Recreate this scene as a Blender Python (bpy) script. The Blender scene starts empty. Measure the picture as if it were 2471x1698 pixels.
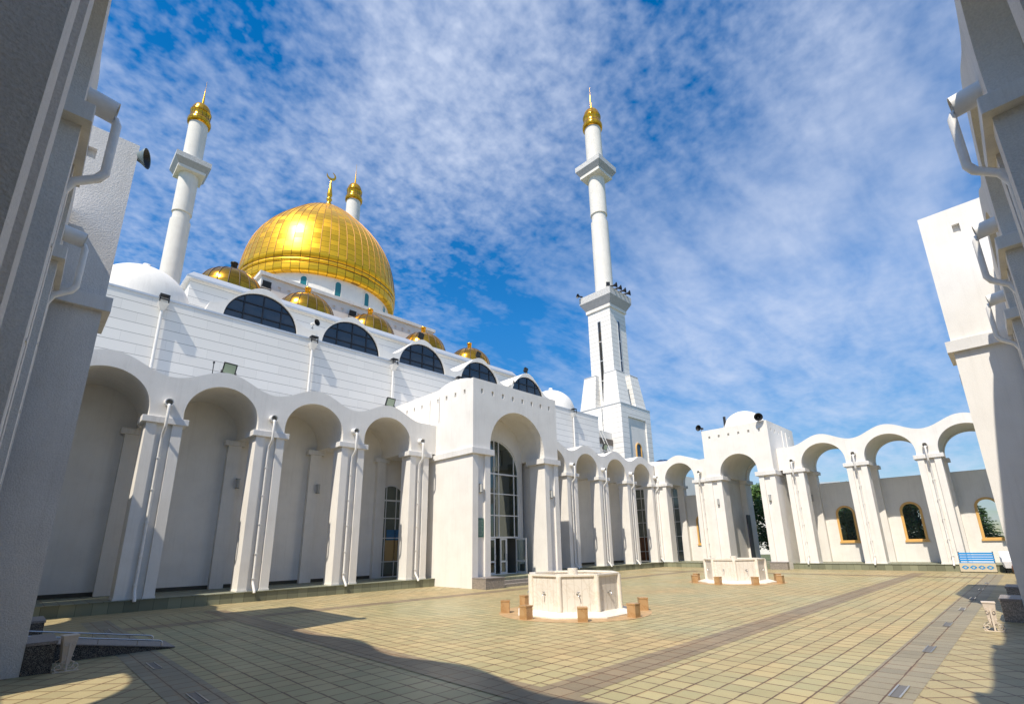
import bpy, math, random
from mathutils import Vector, Matrix
PI = math.pi
R = math.radians
random.seed(7)
sc = bpy.context.scene
C = sc.collection

# ------------------------------------------------------------------ camera
cam_d = bpy.data.cameras.new('camera')
cam = bpy.data.objects.new('camera', cam_d)
C.objects.link(cam)
cam_d.sensor_fit = 'HORIZONTAL'
cam_d.sensor_width = 36.0
cam_d.lens = 17.343
cam_d.shift_x = -0.0064
cam_d.shift_y = 0.0543
cam_d.clip_start = 0.05
cam_d.clip_end = 6000
_F = Vector((0.68195, 0.67970, 0.27011)).normalized()
_R = Vector((0.70967, -0.70426, -0.01951)).normalized()
_U = Vector((-0.17697, -0.20499, 0.96263)).normalized()
cam.matrix_world = Matrix(((_R.x, _U.x, -_F.x, 0.0), (_R.y, _U.y, -_F.y, 0.0), (_R.z, _U.z, -_F.z, 2.1005), (0, 0, 0, 1)))
sc.camera = cam

# ------------------------------------------------------------------ exposure
sc.view_settings.view_transform = 'Standard'
sc.view_settings.look = 'None'
sc.view_settings.gamma = 1.0
sc.view_settings.use_curve_mapping = False
sc.view_settings.exposure = 0.24
sc.cycles.max_bounces = 8
sc.cycles.diffuse_bounces = 4
sc.cycles.glossy_bounces = 4
sc.cycles.transparent_max_bounces = 12
sc.cycles.use_denoising = True

# ------------------------------------------------------------------ sun
SUN_DIR = Vector((-0.665, -0.175, 1.0)).normalized()     # towards the sun
sun_d = bpy.data.lights.new('sun', 'SUN')
sun_d.energy = 4.8
sun_d.angle = R(0.53)
sun_d.color = (1.0, 0.92, 0.79)
sun = bpy.data.objects.new('sun', sun_d)
C.objects.link(sun)
sun.rotation_euler = SUN_DIR.to_track_quat('Z', 'Y').to_euler()
sun.location = (-40, -20, 80)

# ------------------------------------------------------------------ world: sky with thin mottled cloud
world = bpy.data.worlds.new('World')
sc.world = world
world.use_nodes = True


def build_world():
    nt = world.node_tree
    N, L = nt.nodes, nt.links
    N.clear()
    out = N.new('ShaderNodeOutputWorld')
    bg = N.new('ShaderNodeBackground')
    bg.inputs['Strength'].default_value = 0.14
    L.new(bg.outputs[0], out.inputs[0])
    sky = N.new('ShaderNodeTexSky')
    sky.sky_type = 'NISHITA'
    sky.sun_disc = False
    sky.sun_elevation = math.asin(SUN_DIR.z)
    sky.sun_rotation = math.atan2(SUN_DIR.x, SUN_DIR.y)
    sky.altitude = 350
    sky.air_density = 1.0
    sky.dust_density = 0.15
    sky.ozone_density = 2.5
    hs = N.new('ShaderNodeHueSaturation')
    hs.inputs['Saturation'].default_value = 1.42
    hs.inputs['Value'].default_value = 1.22
    L.new(sky.outputs[0], hs.inputs['Color'])
    tc = N.new('ShaderNodeTexCoord')
    sep = N.new('ShaderNodeSeparateXYZ')
    L.new(tc.outputs['Generated'], sep.inputs[0])

    def math_(op, a, b=None, clamp=False):
        m = N.new('ShaderNodeMath')
        m.operation = op
        m.use_clamp = clamp
        for i, v in enumerate((a, b)):
            if v is None:
                continue
            if isinstance(v, (int, float)):
                m.inputs[i].default_value = v
            else:
                L.new(v, m.inputs[i])
        return m.outputs[0]
    zz = math_('ADD', math_('MAXIMUM', sep.outputs[2], 0.0), 0.14)
    px = math_('DIVIDE', sep.outputs[0], zz)
    py = math_('DIVIDE', sep.outputs[1], zz)
    comb = N.new('ShaderNodeCombineXYZ')
    L.new(px, comb.inputs[0])
    L.new(py, comb.inputs[1])

    def noise(scale, detail, rough, dist=0.0, offs=(0, 0, 0), scl=(1, 1, 1), rot=0.0):
        mp = N.new('ShaderNodeMapping')
        mp.inputs['Location'].default_value = offs
        mp.inputs['Scale'].default_value = scl
        mp.inputs['Rotation'].default_value = (0, 0, rot)
        L.new(comb.outputs[0], mp.inputs[0])
        n = N.new('ShaderNodeTexNoise')
        n.inputs['Scale'].default_value = scale
        n.inputs['Detail'].default_value = detail
        n.inputs['Roughness'].default_value = rough
        n.inputs['Distortion'].default_value = dist
        L.new(mp.outputs[0], n.inputs['Vector'])
        return n.outputs['Fac']

    def blob(d, inner, outer, amount):
        v = Vector(d).normalized()
        dp = N.new('ShaderNodeVectorMath')
        dp.operation = 'DOT_PRODUCT'
        L.new(tc.outputs['Generated'], dp.inputs[0])
        dp.inputs[1].default_value = v
        mr = N.new('ShaderNodeMapRange')
        mr.interpolation_type = 'SMOOTHSTEP'
        mr.inputs['From Min'].default_value = math.cos(R(outer))
        mr.inputs['From Max'].default_value = math.cos(R(inner))
        mr.inputs['To Min'].default_value = 0.0
        mr.inputs['To Max'].default_value = amount
        L.new(dp.outputs['Value'], mr.inputs['Value'])
        return mr.outputs[0]
    cover = noise(1.7, 4, 0.55, 0.4, (3.1, 1.7, 0))
    puff = noise(28.0, 3.0, 0.5, 0.15, (0.3, 0.9, 0))
    puff2 = noise(62.0, 2.5, 0.5, 0.0, (5.3, 2.9, 0))
    wisp = noise(3.0, 4.5, 0.55, 0.35, (7.7, 0.4, 0), (1.0, 2.6, 1), R(28))
    tot = math_('ADD', math_('MULTIPLY', math_('SUBTRACT', cover, 0.5), 0.9), 0.50)
    for b in [((0.33, 0.53, 0.78), 4, 22, 0.50), ((0.40, 0.36, 0.84), 3, 18, 0.20), ((0.784, 0.301, 0.543), 6, 24, 0.26),
              ((0.004, 0.786, 0.619), 2, 14, 0.22), ((0.25, 0.70, 0.66), 2, 16, 0.12),
              ((0.943, 0.188, 0.275), 6, 26, 0.16), ((0.801, 0.044, 0.597), 4, 18, 0.14), ((0.849, 0.449, 0.279), 3, 16, 0.04),
              ((0.536, 0.55, 0.64), 2, 14, 0.06), ((0.06, 0.90, 0.43), 3, 16, 0.06),
              ((0.085, 0.66, 0.74), 1, 13, -0.42), ((0.403, 0.72, 0.566), 1.5, 13, -0.28), ((0.663, 0.599, 0.449), 2, 15, -0.22),
              ((0.60, 0.34, 0.72), 2, 17, -0.26), ((0.17, 0.645, 0.745), 1, 8, -0.14), ((0.14, 0.86, 0.49), 2, 13, -0.20), ((0.60, 0.62, 0.50), 1, 9, -0.12)]:
        tot = math_('ADD', tot, blob(*b))

    def stretch(v, a, b):
        m = N.new('ShaderNodeMapRange')
        m.inputs['From Min'].default_value = a
        m.inputs['From Max'].default_value = b
        L.new(v, m.inputs['Value'])
        return m.outputs[0]
    med = noise(8.5, 4, 0.55, 0.3, (2.2, 6.1, 0), (1, 1.5, 1), R(-20))
    tex = math_('ADD', math_('MULTIPLY', stretch(puff, 0.30, 0.70), 0.44), math_('ADD', math_('MULTIPLY', stretch(puff2, 0.30, 0.70), 0.20), math_('MULTIPLY', stretch(med, 0.30, 0.70), 0.36)))
    veil = math_('ADD', math_('MULTIPLY', stretch(wisp, 0.28, 0.72), 0.62), math_('MULTIPLY', stretch(med, 0.30, 0.70), 0.14))
    texw = math_('ADD', math_('ADD', veil, 0.04), math_('MULTIPLY', stretch(puff, 0.30, 0.70), 0.12))
    side = N.new('ShaderNodeMapRange')
    side.interpolation_type = 'SMOOTHSTEP'
    side.inputs['From Min'].default_value = 0.5
    side.inputs['From Max'].default_value = 1.25
    L.new(px, side.inputs['Value'])
    mx = N.new('ShaderNodeMix')
    mx.data_type = 'FLOAT'
    L.new(side.outputs[0], mx.inputs[0])
    L.new(tex, mx.inputs[2])
    L.new(texw, mx.inputs[3])
    den = N.new('ShaderNodeMapRange')
    den.inputs['From Min'].default_value = -0.35
    den.inputs['From Max'].default_value = 0.95
    den.inputs['To Min'].default_value = 0.0
    den.inputs['To Max'].default_value = 0.80
    L.new(math_('SUBTRACT', math_('ADD', mx.outputs[0], tot), 1.0), den.inputs['Value'])
    mixc = N.new('ShaderNodeMix')
    mixc.data_type = 'RGBA'
    L.new(den.outputs[0], mixc.inputs['Factor'])
    L.new(hs.outputs[0], mixc.inputs[6])
    mixc.inputs[7].default_value = (4.3, 4.8, 5.9, 1)
    L.new(mixc.outputs[2], bg.inputs['Color'])
    hz = stretch(sep.outputs[2], 0.02, 0.42)
    hzs = math_('ADD', math_('MULTIPLY', hz, 0.50), 0.42)
    sc_ = N.new('ShaderNodeVectorMath')
    sc_.operation = 'SCALE'
    L.new(hs.outputs[0], sc_.inputs[0])
    L.new(hzs, sc_.inputs['Scale'])
    L.new(sc_.outputs[0], mixc.inputs[6])


build_world()


# ------------------------------------------------------------------ materials
def new_mat(name):
    m = bpy.data.materials.new(name)
    m.use_nodes = True
    nt = m.node_tree
    return m, nt.nodes, nt.links, nt.nodes['Principled BSDF']


def plain(name, col, rough=0.6, metal=0.0, noise=0.0, nscale=8.0, bump=0.0, bscale=60.0, spec=0.5):
    m, N, L, P = new_mat(name)
    P.inputs['Roughness'].default_value = rough
    P.inputs['Metallic'].default_value = metal
    P.inputs['Specular IOR Level'].default_value = spec
    P.inputs['Base Color'].default_value = (*col, 1)
    tc = N.new('ShaderNodeTexCoord')
    if noise > 0:
        n = N.new('ShaderNodeTexNoise')
        n.inputs['Scale'].default_value = nscale
        n.inputs['Detail'].default_value = 6
        n.inputs['Roughness'].default_value = 0.65
        L.new(tc.outputs['Object'], n.inputs['Vector'])
        mr = N.new('ShaderNodeMapRange')
        mr.inputs['From Min'].default_value = 0.3
        mr.inputs['From Max'].default_value = 0.7
        mr.inputs['To Min'].default_value = 1 - noise
        mr.inputs['To Max'].default_value = 1 + noise
        L.new(n.outputs['Fac'], mr.inputs['Value'])
        mu = N.new('ShaderNodeVectorMath')
        mu.operation = 'SCALE'
        mu.inputs[0].default_value = col
        L.new(mr.outputs[0], mu.inputs['Scale'])
        L.new(mu.outputs[0], P.inputs['Base Color'])
    if bump > 0:
        n2 = N.new('ShaderNodeTexNoise')
        n2.inputs['Scale'].default_value = bscale
        n2.inputs['Detail'].default_value = 3
        L.new(tc.outputs['Object'], n2.inputs['Vector'])
        b = N.new('ShaderNodeBump')
        b.inputs['Strength'].default_value = bump
        b.inputs['Distance'].default_value = 0.02
        L.new(n2.outputs['Fac'], b.inputs['Height'])
        L.new(b.outputs[0], P.inputs['Normal'])
    return m


def stucco(name, col, dirt=0.15, bump=0.35, bscale=55.0, streak=0.15, grain=0.05):
    """painted render: faint blotches, faint vertical rain streaks, fine grain"""
    m, N, L, P = new_mat(name)
    P.inputs['Roughness'].default_value = 0.85
    P.inputs['Specular IOR Level'].default_value = 0.25
    tc = N.new('ShaderNodeTexCoord')
    n1 = N.new('ShaderNodeTexNoise')
    n1.inputs['Scale'].default_value = 0.9
    n1.inputs['Detail'].default_value = 7
    n1.inputs['Roughness'].default_value = 0.6
    L.new(tc.outputs['Object'], n1.inputs['Vector'])
    mp = N.new('ShaderNodeMapping')
    mp.inputs['Scale'].default_value = (5.0, 5.0, 0.28)
    L.new(tc.outputs['Object'], mp.inputs[0])
    n2 = N.new('ShaderNodeTexNoise')
    n2.inputs['Scale'].default_value = 1.6
    n2.inputs['Detail'].default_value = 6
    n2.inputs['Roughness'].default_value = 0.7
    L.new(mp.outputs[0], n2.inputs['Vector'])
    r1 = N.new('ShaderNodeMapRange')
    r1.inputs['From Min'].default_value = 0.42
    r1.inputs['From Max'].default_value = 0.75
    r1.inputs['To Min'].default_value = 0.0
    r1.inputs['To Max'].default_value = dirt
    L.new(n1.outputs['Fac'], r1.inputs['Value'])
    r2 = N.new('ShaderNodeMapRange')
    r2.inputs['From Min'].default_value = 0.5
    r2.inputs['From Max'].default_value = 0.8
    r2.inputs['To Min'].default_value = 0.0
    r2.inputs['To Max'].default_value = streak
    L.new(n2.outputs['Fac'], r2.inputs['Value'])
    ad = N.new('ShaderNodeMath')
    ad.operation = 'ADD'
    ad.use_clamp = True
    L.new(r1.outputs[0], ad.inputs[0])
    L.new(r2.outputs[0], ad.inputs[1])
    mx = N.new('ShaderNodeMix')
    mx.data_type = 'RGBA'
    L.new(ad.outputs[0], mx.inputs['Factor'])
    mx.inputs[6].default_value = (*col, 1)
    mx.inputs[7].default_value = (0.33, 0.29, 0.24, 1)
    n3 = N.new('ShaderNodeTexNoise')
    n3.inputs['Scale'].default_value = bscale
    n3.inputs['Detail'].default_value = 4
    L.new(tc.outputs['Object'], n3.inputs['Vector'])
    gr = N.new('ShaderNodeMapRange')
    gr.inputs['From Min'].default_value = 0.3
    gr.inputs['From Max'].default_value = 0.7
    gr.inputs['To Min'].default_value = 1 - grain
    gr.inputs['To Max'].default_value = 1 + grain * 0.5
    L.new(n3.outputs['Fac'], gr.inputs['Value'])
    sg = N.new('ShaderNodeVectorMath')
    sg.operation = 'SCALE'
    L.new(mx.outputs[2], sg.inputs[0])
    L.new(gr.outputs[0], sg.inputs['Scale'])
    L.new(sg.outputs[0], P.inputs['Base Color'])
    b = N.new('ShaderNodeBump')
    b.inputs['Strength'].default_value = bump
    b.inputs['Distance'].default_value = 0.012
    L.new(n3.outputs['Fac'], b.inputs['Height'])
    L.new(b.outputs[0], P.inputs['Normal'])
    return m


def clad(name, col, pitch=0.56, line=0.028, vert=1.9, vw=0.010, vs=0.45, lcol=(0.16, 0.15, 0.14), var=0.0325):
    """white cladding: thin dark horizontal joints, faint staggered vertical ones"""
    m, N, L, P = new_mat(name)
    P.inputs['Roughness'].default_value = 0.6
    P.inputs['Specular IOR Level'].default_value = 0.25
    tc = N.new('ShaderNodeTexCoord')
    sep = N.new('ShaderNodeSeparateXYZ')
    L.new(tc.outputs['Object'], sep.inputs[0])

    def mt(op, a, b=None):
        x = N.new('ShaderNodeMath')
        x.operation = op
        for i, v in enumerate((a, b)):
            if v is None:
                continue
            if isinstance(v, (int, float)):
                x.inputs[i].default_value = v
            else:
                L.new(v, x.inputs[i])
        return x.outputs[0]
    zr = mt('DIVIDE', sep.outputs[2], pitch)
    row = mt('FLOOR', zr)
    fz = mt('FRACT', zr)
    hl = mt('LESS_THAN', fz, line / pitch)
    u = mt('ADD', sep.outputs[0], sep.outputs[1])
    uu = mt('ADD', mt('DIVIDE', u, vert), mt('MULTIPLY', row, 0.37))
    fu = mt('FRACT', uu)
    vl = mt('MULTIPLY', mt('LESS_THAN', fu, vw / vert), vs)
    ln = mt('MAXIMUM', hl, vl)
    cb = N.new('ShaderNodeCombineXYZ')
    L.new(mt('FLOOR', uu), cb.inputs[0])
    L.new(row, cb.inputs[1])
    wn = N.new('ShaderNodeTexWhiteNoise')
    wn.noise_dimensions = '2D'
    L.new(cb.outputs[0], wn.inputs['Vector'])
    tone = N.new('ShaderNodeMapRange')
    tone.inputs['To Min'].default_value = 1 - var
    tone.inputs['To Max'].default_value = 1 + var
    L.new(wn.outputs['Value'], tone.inputs['Value'])
    sca = N.new('ShaderNodeVectorMath')
    sca.operation = 'SCALE'
    sca.inputs[0].default_value = col
    L.new(tone.outputs[0], sca.inputs['Scale'])
    mx = N.new('ShaderNodeMix')
    mx.data_type = 'RGBA'
    L.new(mt('MULTIPLY', ln, 0.72), mx.inputs['Factor'])
    L.new(sca.outputs[0], mx.inputs[6])
    mx.inputs[7].default_value = (*lcol, 1)
    L.new(mx.outputs[2], P.inputs['Base Color'])
    return m


def gold_mat(name, nrib, pitch, z0=0.0, tilt=0.05, rough=0.22, base=(1.0, 0.50, 0.025), vary=0.25, metal=0.72):
    """gilded sheets: meridian seams, staggered cross seams, every sheet tilted a little"""
    m, N, L, P = new_mat(name)
    P.inputs['Metallic'].default_value = metal
    tc = N.new('ShaderNodeTexCoord')
    sep = N.new('ShaderNodeSeparateXYZ')
    L.new(tc.outputs['Object'], sep.inputs[0])

    def mt(op, a, b=None):
        x = N.new('ShaderNodeMath')
        x.operation = op
        for i, v in enumerate((a, b)):
            if v is None:
                continue
            if isinstance(v, (int, float)):
                x.inputs[i].default_value = v
            else:
                L.new(v, x.inputs[i])
        return x.outputs[0]
    an = mt('MULTIPLY', mt('ARCTAN2', sep.outputs[1], sep.outputs[0]), nrib / (2 * PI))
    ci = mt('FLOOR', an)
    fa = mt('FRACT', an)
    zz = mt('ADD', mt('DIVIDE', sep.outputs[2], pitch), mt('MULTIPLY', ci, 0.382))
    ri = mt('FLOOR', zz)
    fz = mt('FRACT', zz)
    cb = N.new('ShaderNodeCombineXYZ')
    L.new(ci, cb.inputs[0])
    L.new(ri, cb.inputs[1])
    wn = N.new('ShaderNodeTexWhiteNoise')
    wn.noise_dimensions = '2D'
    L.new(cb.outputs[0], wn.inputs['Vector'])
    seam = mt('MAXIMUM', mt('LESS_THAN', fa, 0.075), mt('MULTIPLY', mt('LESS_THAN', fz, 0.075), 0.8))
    mx = N.new('ShaderNodeMix')
    mx.data_type = 'RGBA'
    L.new(mt('MULTIPLY', seam, 0.85), mx.inputs['Factor'])
    tone = N.new('ShaderNodeMapRange')
    tone.inputs['To Min'].default_value = 1 - vary
    tone.inputs['To Max'].default_value = 1.0
    L.new(wn.outputs['Value'], tone.inputs['Value'])
    sca = N.new('ShaderNodeVectorMath')
    sca.operation = 'SCALE'
    sca.inputs[0].default_value = base
    L.new(tone.outputs[0], sca.inputs['Scale'])
    L.new(sca.outputs[0], mx.inputs[6])
    mx.inputs[7].default_value = (0.22, 0.09, 0.008, 1)
    L.new(mx.outputs[2], P.inputs['Base Color'])
    geo = N.new('ShaderNodeNewGeometry')
    sb = N.new('ShaderNodeVectorMath')
    sb.operation = 'SUBTRACT'
    L.new(wn.outputs['Color'], sb.inputs[0])
    sb.inputs[1].default_value = (0.5, 0.5, 0.5)
    s2 = N.new('ShaderNodeVectorMath')
    s2.operation = 'SCALE'
    L.new(sb.outputs[0], s2.inputs[0])
    s2.inputs['Scale'].default_value = tilt
    a2 = N.new('ShaderNodeVectorMath')
    a2.operation = 'ADD'
    L.new(geo.outputs['Normal'], a2.inputs[0])
    L.new(s2.outputs[0], a2.inputs[1])
    nn = N.new('ShaderNodeVectorMath')
    nn.operation = 'NORMALIZE'
    L.new(a2.outputs[0], nn.inputs[0])
    L.new(nn.outputs[0], P.inputs['Normal'])
    rr = N.new('ShaderNodeMapRange')
    rr.inputs['To Min'].default_value = rough * 0.8
    rr.inputs['To Max'].default_value = rough * 1.35
    L.new(wn.outputs['Value'], rr.inputs['Value'])
    L.new(rr.outputs[0], P.inputs['Roughness'])
    return m


def tile_mat(name, col, col2, size=0.375, joint=0.024, rot=0.0, jcol=(0.085, 0.04, 0.018), offs=(0, 0), rough=0.5):
    m, N, L, P = new_mat(name)
    tc = N.new('ShaderNodeTexCoord')
    mp = N.new('ShaderNodeMapping')
    mp.inputs['Rotation'].default_value = (0, 0, rot)
    mp.inputs['Location'].default_value = (offs[0], offs[1], 0)
    L.new(tc.outputs['Object'], mp.inputs[0])
    sep = N.new('ShaderNodeSeparateXYZ')
    L.new(mp.outputs[0], sep.inputs[0])

    def mt(op, a, b=None):
        x = N.new('ShaderNodeMath')
        x.operation = op
        for i, v in enumerate((a, b)):
            if v is None:
                continue
            if isinstance(v, (int, float)):
                x.inputs[i].default_value = v
            else:
                L.new(v, x.inputs[i])
        return x.outputs[0]
    ax = mt('DIVIDE', sep.outputs[0], size)
    ay = mt('DIVIDE', sep.outputs[1], size)
    # joints wander a little and vary in width
    wob = N.new('ShaderNodeTexNoise')
    wob.inputs['Scale'].default_value = 3.0
    L.new(tc.outputs['Object'], wob.inputs['Vector'])
    jw = N.new('ShaderNodeMapRange')
    jw.inputs['From Min'].default_value = 0.3
    jw.inputs['From Max'].default_value = 0.7
    jw.inputs['To Min'].default_value = 0.6 * joint / size
    jw.inputs['To Max'].default_value = 1.5 * joint / size
    L.new(wob.outputs['Fac'], jw.inputs['Value'])
    jx = mt('LESS_THAN', mt('FRACT', ax), jw.outputs[0])
    jy = mt('LESS_THAN', mt('FRACT', ay), jw.outputs[0])
    j = mt('MAXIMUM', jx, jy)
    cb = N.new('ShaderNodeCombineXYZ')
    L.new(mt('FLOOR', ax), cb.inputs[0])
    L.new(mt('FLOOR', ay), cb.inputs[1])
    wn = N.new('ShaderNodeTexWhiteNoise')
    wn.noise_dimensions = '2D'
    L.new(cb.outputs[0], wn.inputs['Vector'])
    n1 = N.new('ShaderNodeTexNoise')
    n1.inputs['Scale'].default_value = 0.22
    n1.inputs['Detail'].default_value = 5
    L.new(tc.outputs['Object'], n1.inputs['Vector'])
    n2 = N.new('ShaderNodeTexNoise')
    n2.inputs['Scale'].default_value = 70
    n2.inputs['Detail'].default_value = 2
    L.new(tc.outputs['Object'], n2.inputs['Vector'])
    bl = N.new('ShaderNodeMapRange')
    bl.inputs['From Min'].default_value = 0.35
    bl.inputs['From Max'].default_value = 0.65
    L.new(n1.outputs['Fac'], bl.inputs['Value'])
    mxc = N.new('ShaderNodeMix')
    mxc.data_type = 'RGBA'
    L.new(mt('ADD', mt('MULTIPLY', bl.outputs[0], 0.75), mt('MULTIPLY', wn.outputs['Value'], 0.25)), mxc.inputs['Factor'])
    mxc.inputs[6].default_value = (*col, 1)
    mxc.inputs[7].default_value = (*col2, 1)
    n4 = N.new('ShaderNodeTexNoise')
    n4.inputs['Scale'].default_value = 1.3
    n4.inputs['Detail'].default_value = 7
    n4.inputs['Roughness'].default_value = 0.7
    L.new(tc.outputs['Object'], n4.inputs['Vector'])
    tone = mt('ADD', mt('MULTIPLY', wn.outputs['Value'], 0.22), mt('ADD', mt('MULTIPLY', n2.outputs['Fac'], 0.5), mt('ADD', mt('MULTIPLY', n4.outputs['Fac'], 0.36), 0.46)))
    # rusty halo spreading from the joints
    ex_ = mt('MINIMUM', mt('FRACT', ax), mt('SUBTRACT', 1.0, mt('FRACT', ax)))
    ey_ = mt('MINIMUM', mt('FRACT', ay), mt('SUBTRACT', 1.0, mt('FRACT', ay)))
    hal = N.new('ShaderNodeMapRange')
    hal.inputs['From Min'].default_value = 0.0
    hal.inputs['From Max'].default_value = 0.13
    hal.inputs['To Min'].default_value = 1.0
    hal.inputs['To Max'].default_value = 0.0
    L.new(mt('MINIMUM', ex_, ey_), hal.inputs['Value'])
    rst = N.new('ShaderNodeMapRange')
    rst.inputs['From Min'].default_value = 0.42
    rst.inputs['From Max'].default_value = 0.66
    L.new(n4.outputs['Fac'], rst.inputs['Value'])
    halo = mt('MULTIPLY', mt('MULTIPLY', hal.outputs[0], rst.outputs[0]), 0.6)
    sca = N.new('ShaderNodeVectorMath')
    sca.operation = 'SCALE'
    L.new(mxc.outputs[2], sca.inputs[0])
    L.new(tone, sca.inputs['Scale'])
    mx = N.new('ShaderNodeMix')
    mx.data_type = 'RGBA'
    L.new(mt('MULTIPLY', j, 0.9), mx.inputs['Factor'])
    mh = N.new('ShaderNodeMix')
    mh.data_type = 'RGBA'
    L.new(halo, mh.inputs['Factor'])
    L.new(sca.outputs[0], mh.inputs[6])
    mh.inputs[7].default_value = (0.30, 0.155, 0.06, 1)
    L.new(mh.outputs[2], mx.inputs[6])
    mx.inputs[7].default_value = (*jcol, 1)
    L.new(mx.outputs[2], P.inputs['Base Color'])
    rg = N.new('ShaderNodeMapRange')
    rg.inputs['From Min'].default_value = 0.3
    rg.inputs['From Max'].default_value = 0.7
    rg.inputs['To Min'].default_value = rough - 0.12
    rg.inputs['To Max'].default_value = rough + 0.15
    L.new(n1.outputs['Fac'], rg.inputs['Value'])
    L.new(rg.outputs[0], P.inputs['Roughness'])
    P.inputs['Specular IOR Level'].default_value = 0.4
    bp = N.new('ShaderNodeBump')
    bp.inputs['Strength'].default_value = 0.5
    bp.inputs['Distance'].default_value = 0.006
    L.new(mt('SUBTRACT', mt('MULTIPLY', n2.outputs['Fac'], 0.25), j), bp.inputs['Height'])
    L.new(bp.outputs[0], P.inputs['Normal'])
    return m


def speckle(name, c1, c2, scale=90, rough=0.6):
    m, N, L, P = new_mat(name)
    tc = N.new('ShaderNodeTexCoord')
    v = N.new('ShaderNodeTexVoronoi')
    v.inputs['Scale'].default_value = scale
    L.new(tc.outputs['Object'], v.inputs['Vector'])
    sp = N.new('ShaderNodeSeparateColor')
    L.new(v.outputs['Color'], sp.inputs[0])
    cr = N.new('ShaderNodeValToRGB')
    cr.color_ramp.elements[0].position = 0.35
    cr.color_ramp.elements[0].color = (*c1, 1)
    cr.color_ramp.elements[1].position = 0.95
    cr.color_ramp.elements[1].color = (*c2, 1)
    L.new(sp.outputs[0], cr.inputs[0])
    L.new(cr.outputs[0], P.inputs['Base Color'])
    P.inputs['Roughness'].default_value = rough
    return m


def marble(name, col, vein):
    m, N, L, P = new_mat(name)
    tc = N.new('ShaderNodeTexCoord')
    n = N.new('ShaderNodeTexNoise')
    n.inputs['Scale'].default_value = 1.6
    n.inputs['Detail'].default_value = 9
    n.inputs['Distortion'].default_value = 2.2
    L.new(tc.outputs['Object'], n.inputs['Vector'])
    cr = N.new('ShaderNodeValToRGB')
    e = cr.color_ramp.elements
    e[0].position = 0.44
    e[0].color = (*col, 1)
    e[1].position = 0.56
    e[1].color = (*col, 1)
    k = e.new(0.5)
    k.color = (*vein, 1)
    L.new(n.outputs['Fac'], cr.inputs[0])
    # slab joints around the drum of the basin
    sep = N.new('ShaderNodeSeparateXYZ')
    L.new(tc.outputs['Object'], sep.inputs[0])
    L.new(cr.outputs[0], P.inputs['Base Color'])
    P.inputs['Roughness'].default_value = 0.3
    return m


def glass_mat(name, tint=(0.75, 0.85, 0.82), refl=0.10, trans=0.85, rough=0.0):
    m, N, L, P = new_mat(name)
    N.remove(P)
    out = [n for n in N if n.type == 'OUTPUT_MATERIAL'][0]
    tr = N.new('ShaderNodeBsdfTransparent')
    tr.inputs[0].default_value = (*[t * trans for t in tint], 1)
    gl = N.new('ShaderNodeBsdfGlossy')
    gl.inputs['Roughness'].default_value = rough
    gl.inputs['Color'].default_value = (0.8, 0.88, 0.85, 1)
    lw = N.new('ShaderNodeLayerWeight')
    lw.inputs['Blend'].default_value = 0.5
    pw_ = N.new('ShaderNodeMath')
    pw_.operation = 'POWER'
    L.new(lw.outputs['Facing'], pw_.inputs[0])
    pw_.inputs[1].default_value = 5.0
    ad = N.new('ShaderNodeMath')
    ad.operation = 'ADD'
    ad.use_clamp = True
    ad.inputs[1].default_value = 0.05 + refl
    L.new(pw_.outputs[0], ad.inputs[0])
    mx = N.new('ShaderNodeMixShader')
    L.new(ad.outputs[0], mx.inputs[0])
    L.new(tr.outputs[0], mx.inputs[1])
    L.new(gl.outputs[0], mx.inputs[2])
    L.new(mx.outputs[0], out.inputs[0])
    return m


def leaf_mat(name, c1, c2):
    m, N, L, P = new_mat(name)
    geo = N.new('ShaderNodeNewGeometry')
    cr = N.new('ShaderNodeMix')
    cr.data_type = 'RGBA'
    L.new(geo.outputs['Random Per Island'], cr.inputs['Factor'])
    cr.inputs[6].default_value = (*c1, 1)
    cr.inputs[7].default_value = (*c2, 1)
    L.new(cr.outputs[2], P.inputs['Base Color'])
    P.inputs['Roughness'].default_value = 0.55
    return m


WHITE = (0.82, 0.785, 0.73)
M = {}
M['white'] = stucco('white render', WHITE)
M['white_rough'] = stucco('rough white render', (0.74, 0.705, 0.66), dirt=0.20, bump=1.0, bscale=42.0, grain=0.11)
M['cap'] = stucco('weathered cap render', (0.76, 0.74, 0.71), dirt=0.22, streak=0.30)
M['clad'] = clad('white cladding', (0.80, 0.775, 0.73))
M['clad_t'] = clad('tower cladding', (0.81, 0.79, 0.75), pitch=0.62, line=0.035, vert=2.4)
M['pipe'] = plain('white pipe', (0.79, 0.765, 0.72), 0.4, noise=0.08, nscale=6)
M['coping'] = plain('metal coping', (0.62, 0.63, 0.64), 0.4, 0.4, noise=0.05)
M['gold_dome'] = gold_mat('gilded dome sheets', 60, 0.70, tilt=0.016, rough=0.33, vary=0.12, base=(1.0, 0.545, 0.022), metal=0.66)
M['gold_small'] = gold_mat('small gilded dome sheets', 20, 0.55, tilt=0.09, rough=0.16, base=(0.85, 0.42, 0.035), vary=0.5, metal=0.85)
M['gold_cap'] = gold_mat('gilded cap sheets', 16, 0.9, tilt=0.05, rough=0.18, vary=0.3)
M['gold'] = plain('polished gold', (1.0, 0.50, 0.03), 0.25, 0.8)
M['seam_gold'] = plain('gilded seam', (0.34, 0.15, 0.01), 0.5, 0.3)
M['gold_dark'] = plain('dark seams and gap shade', (0.05, 0.022, 0.006), 0.6, 0.0)
M['tint'] = plain('dark tinted glass', (0.030, 0.036, 0.045), 0.04, 0.0, spec=0.9)
M['teal'] = plain('teal window glass', (0.02, 0.16, 0.17), 0.08, spec=0.8)
M['black'] = plain('black metal', (0.015, 0.015, 0.017), 0.45)
M['darkframe'] = plain('dark window frame', (0.012, 0.012, 0.015), 0.4)
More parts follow.
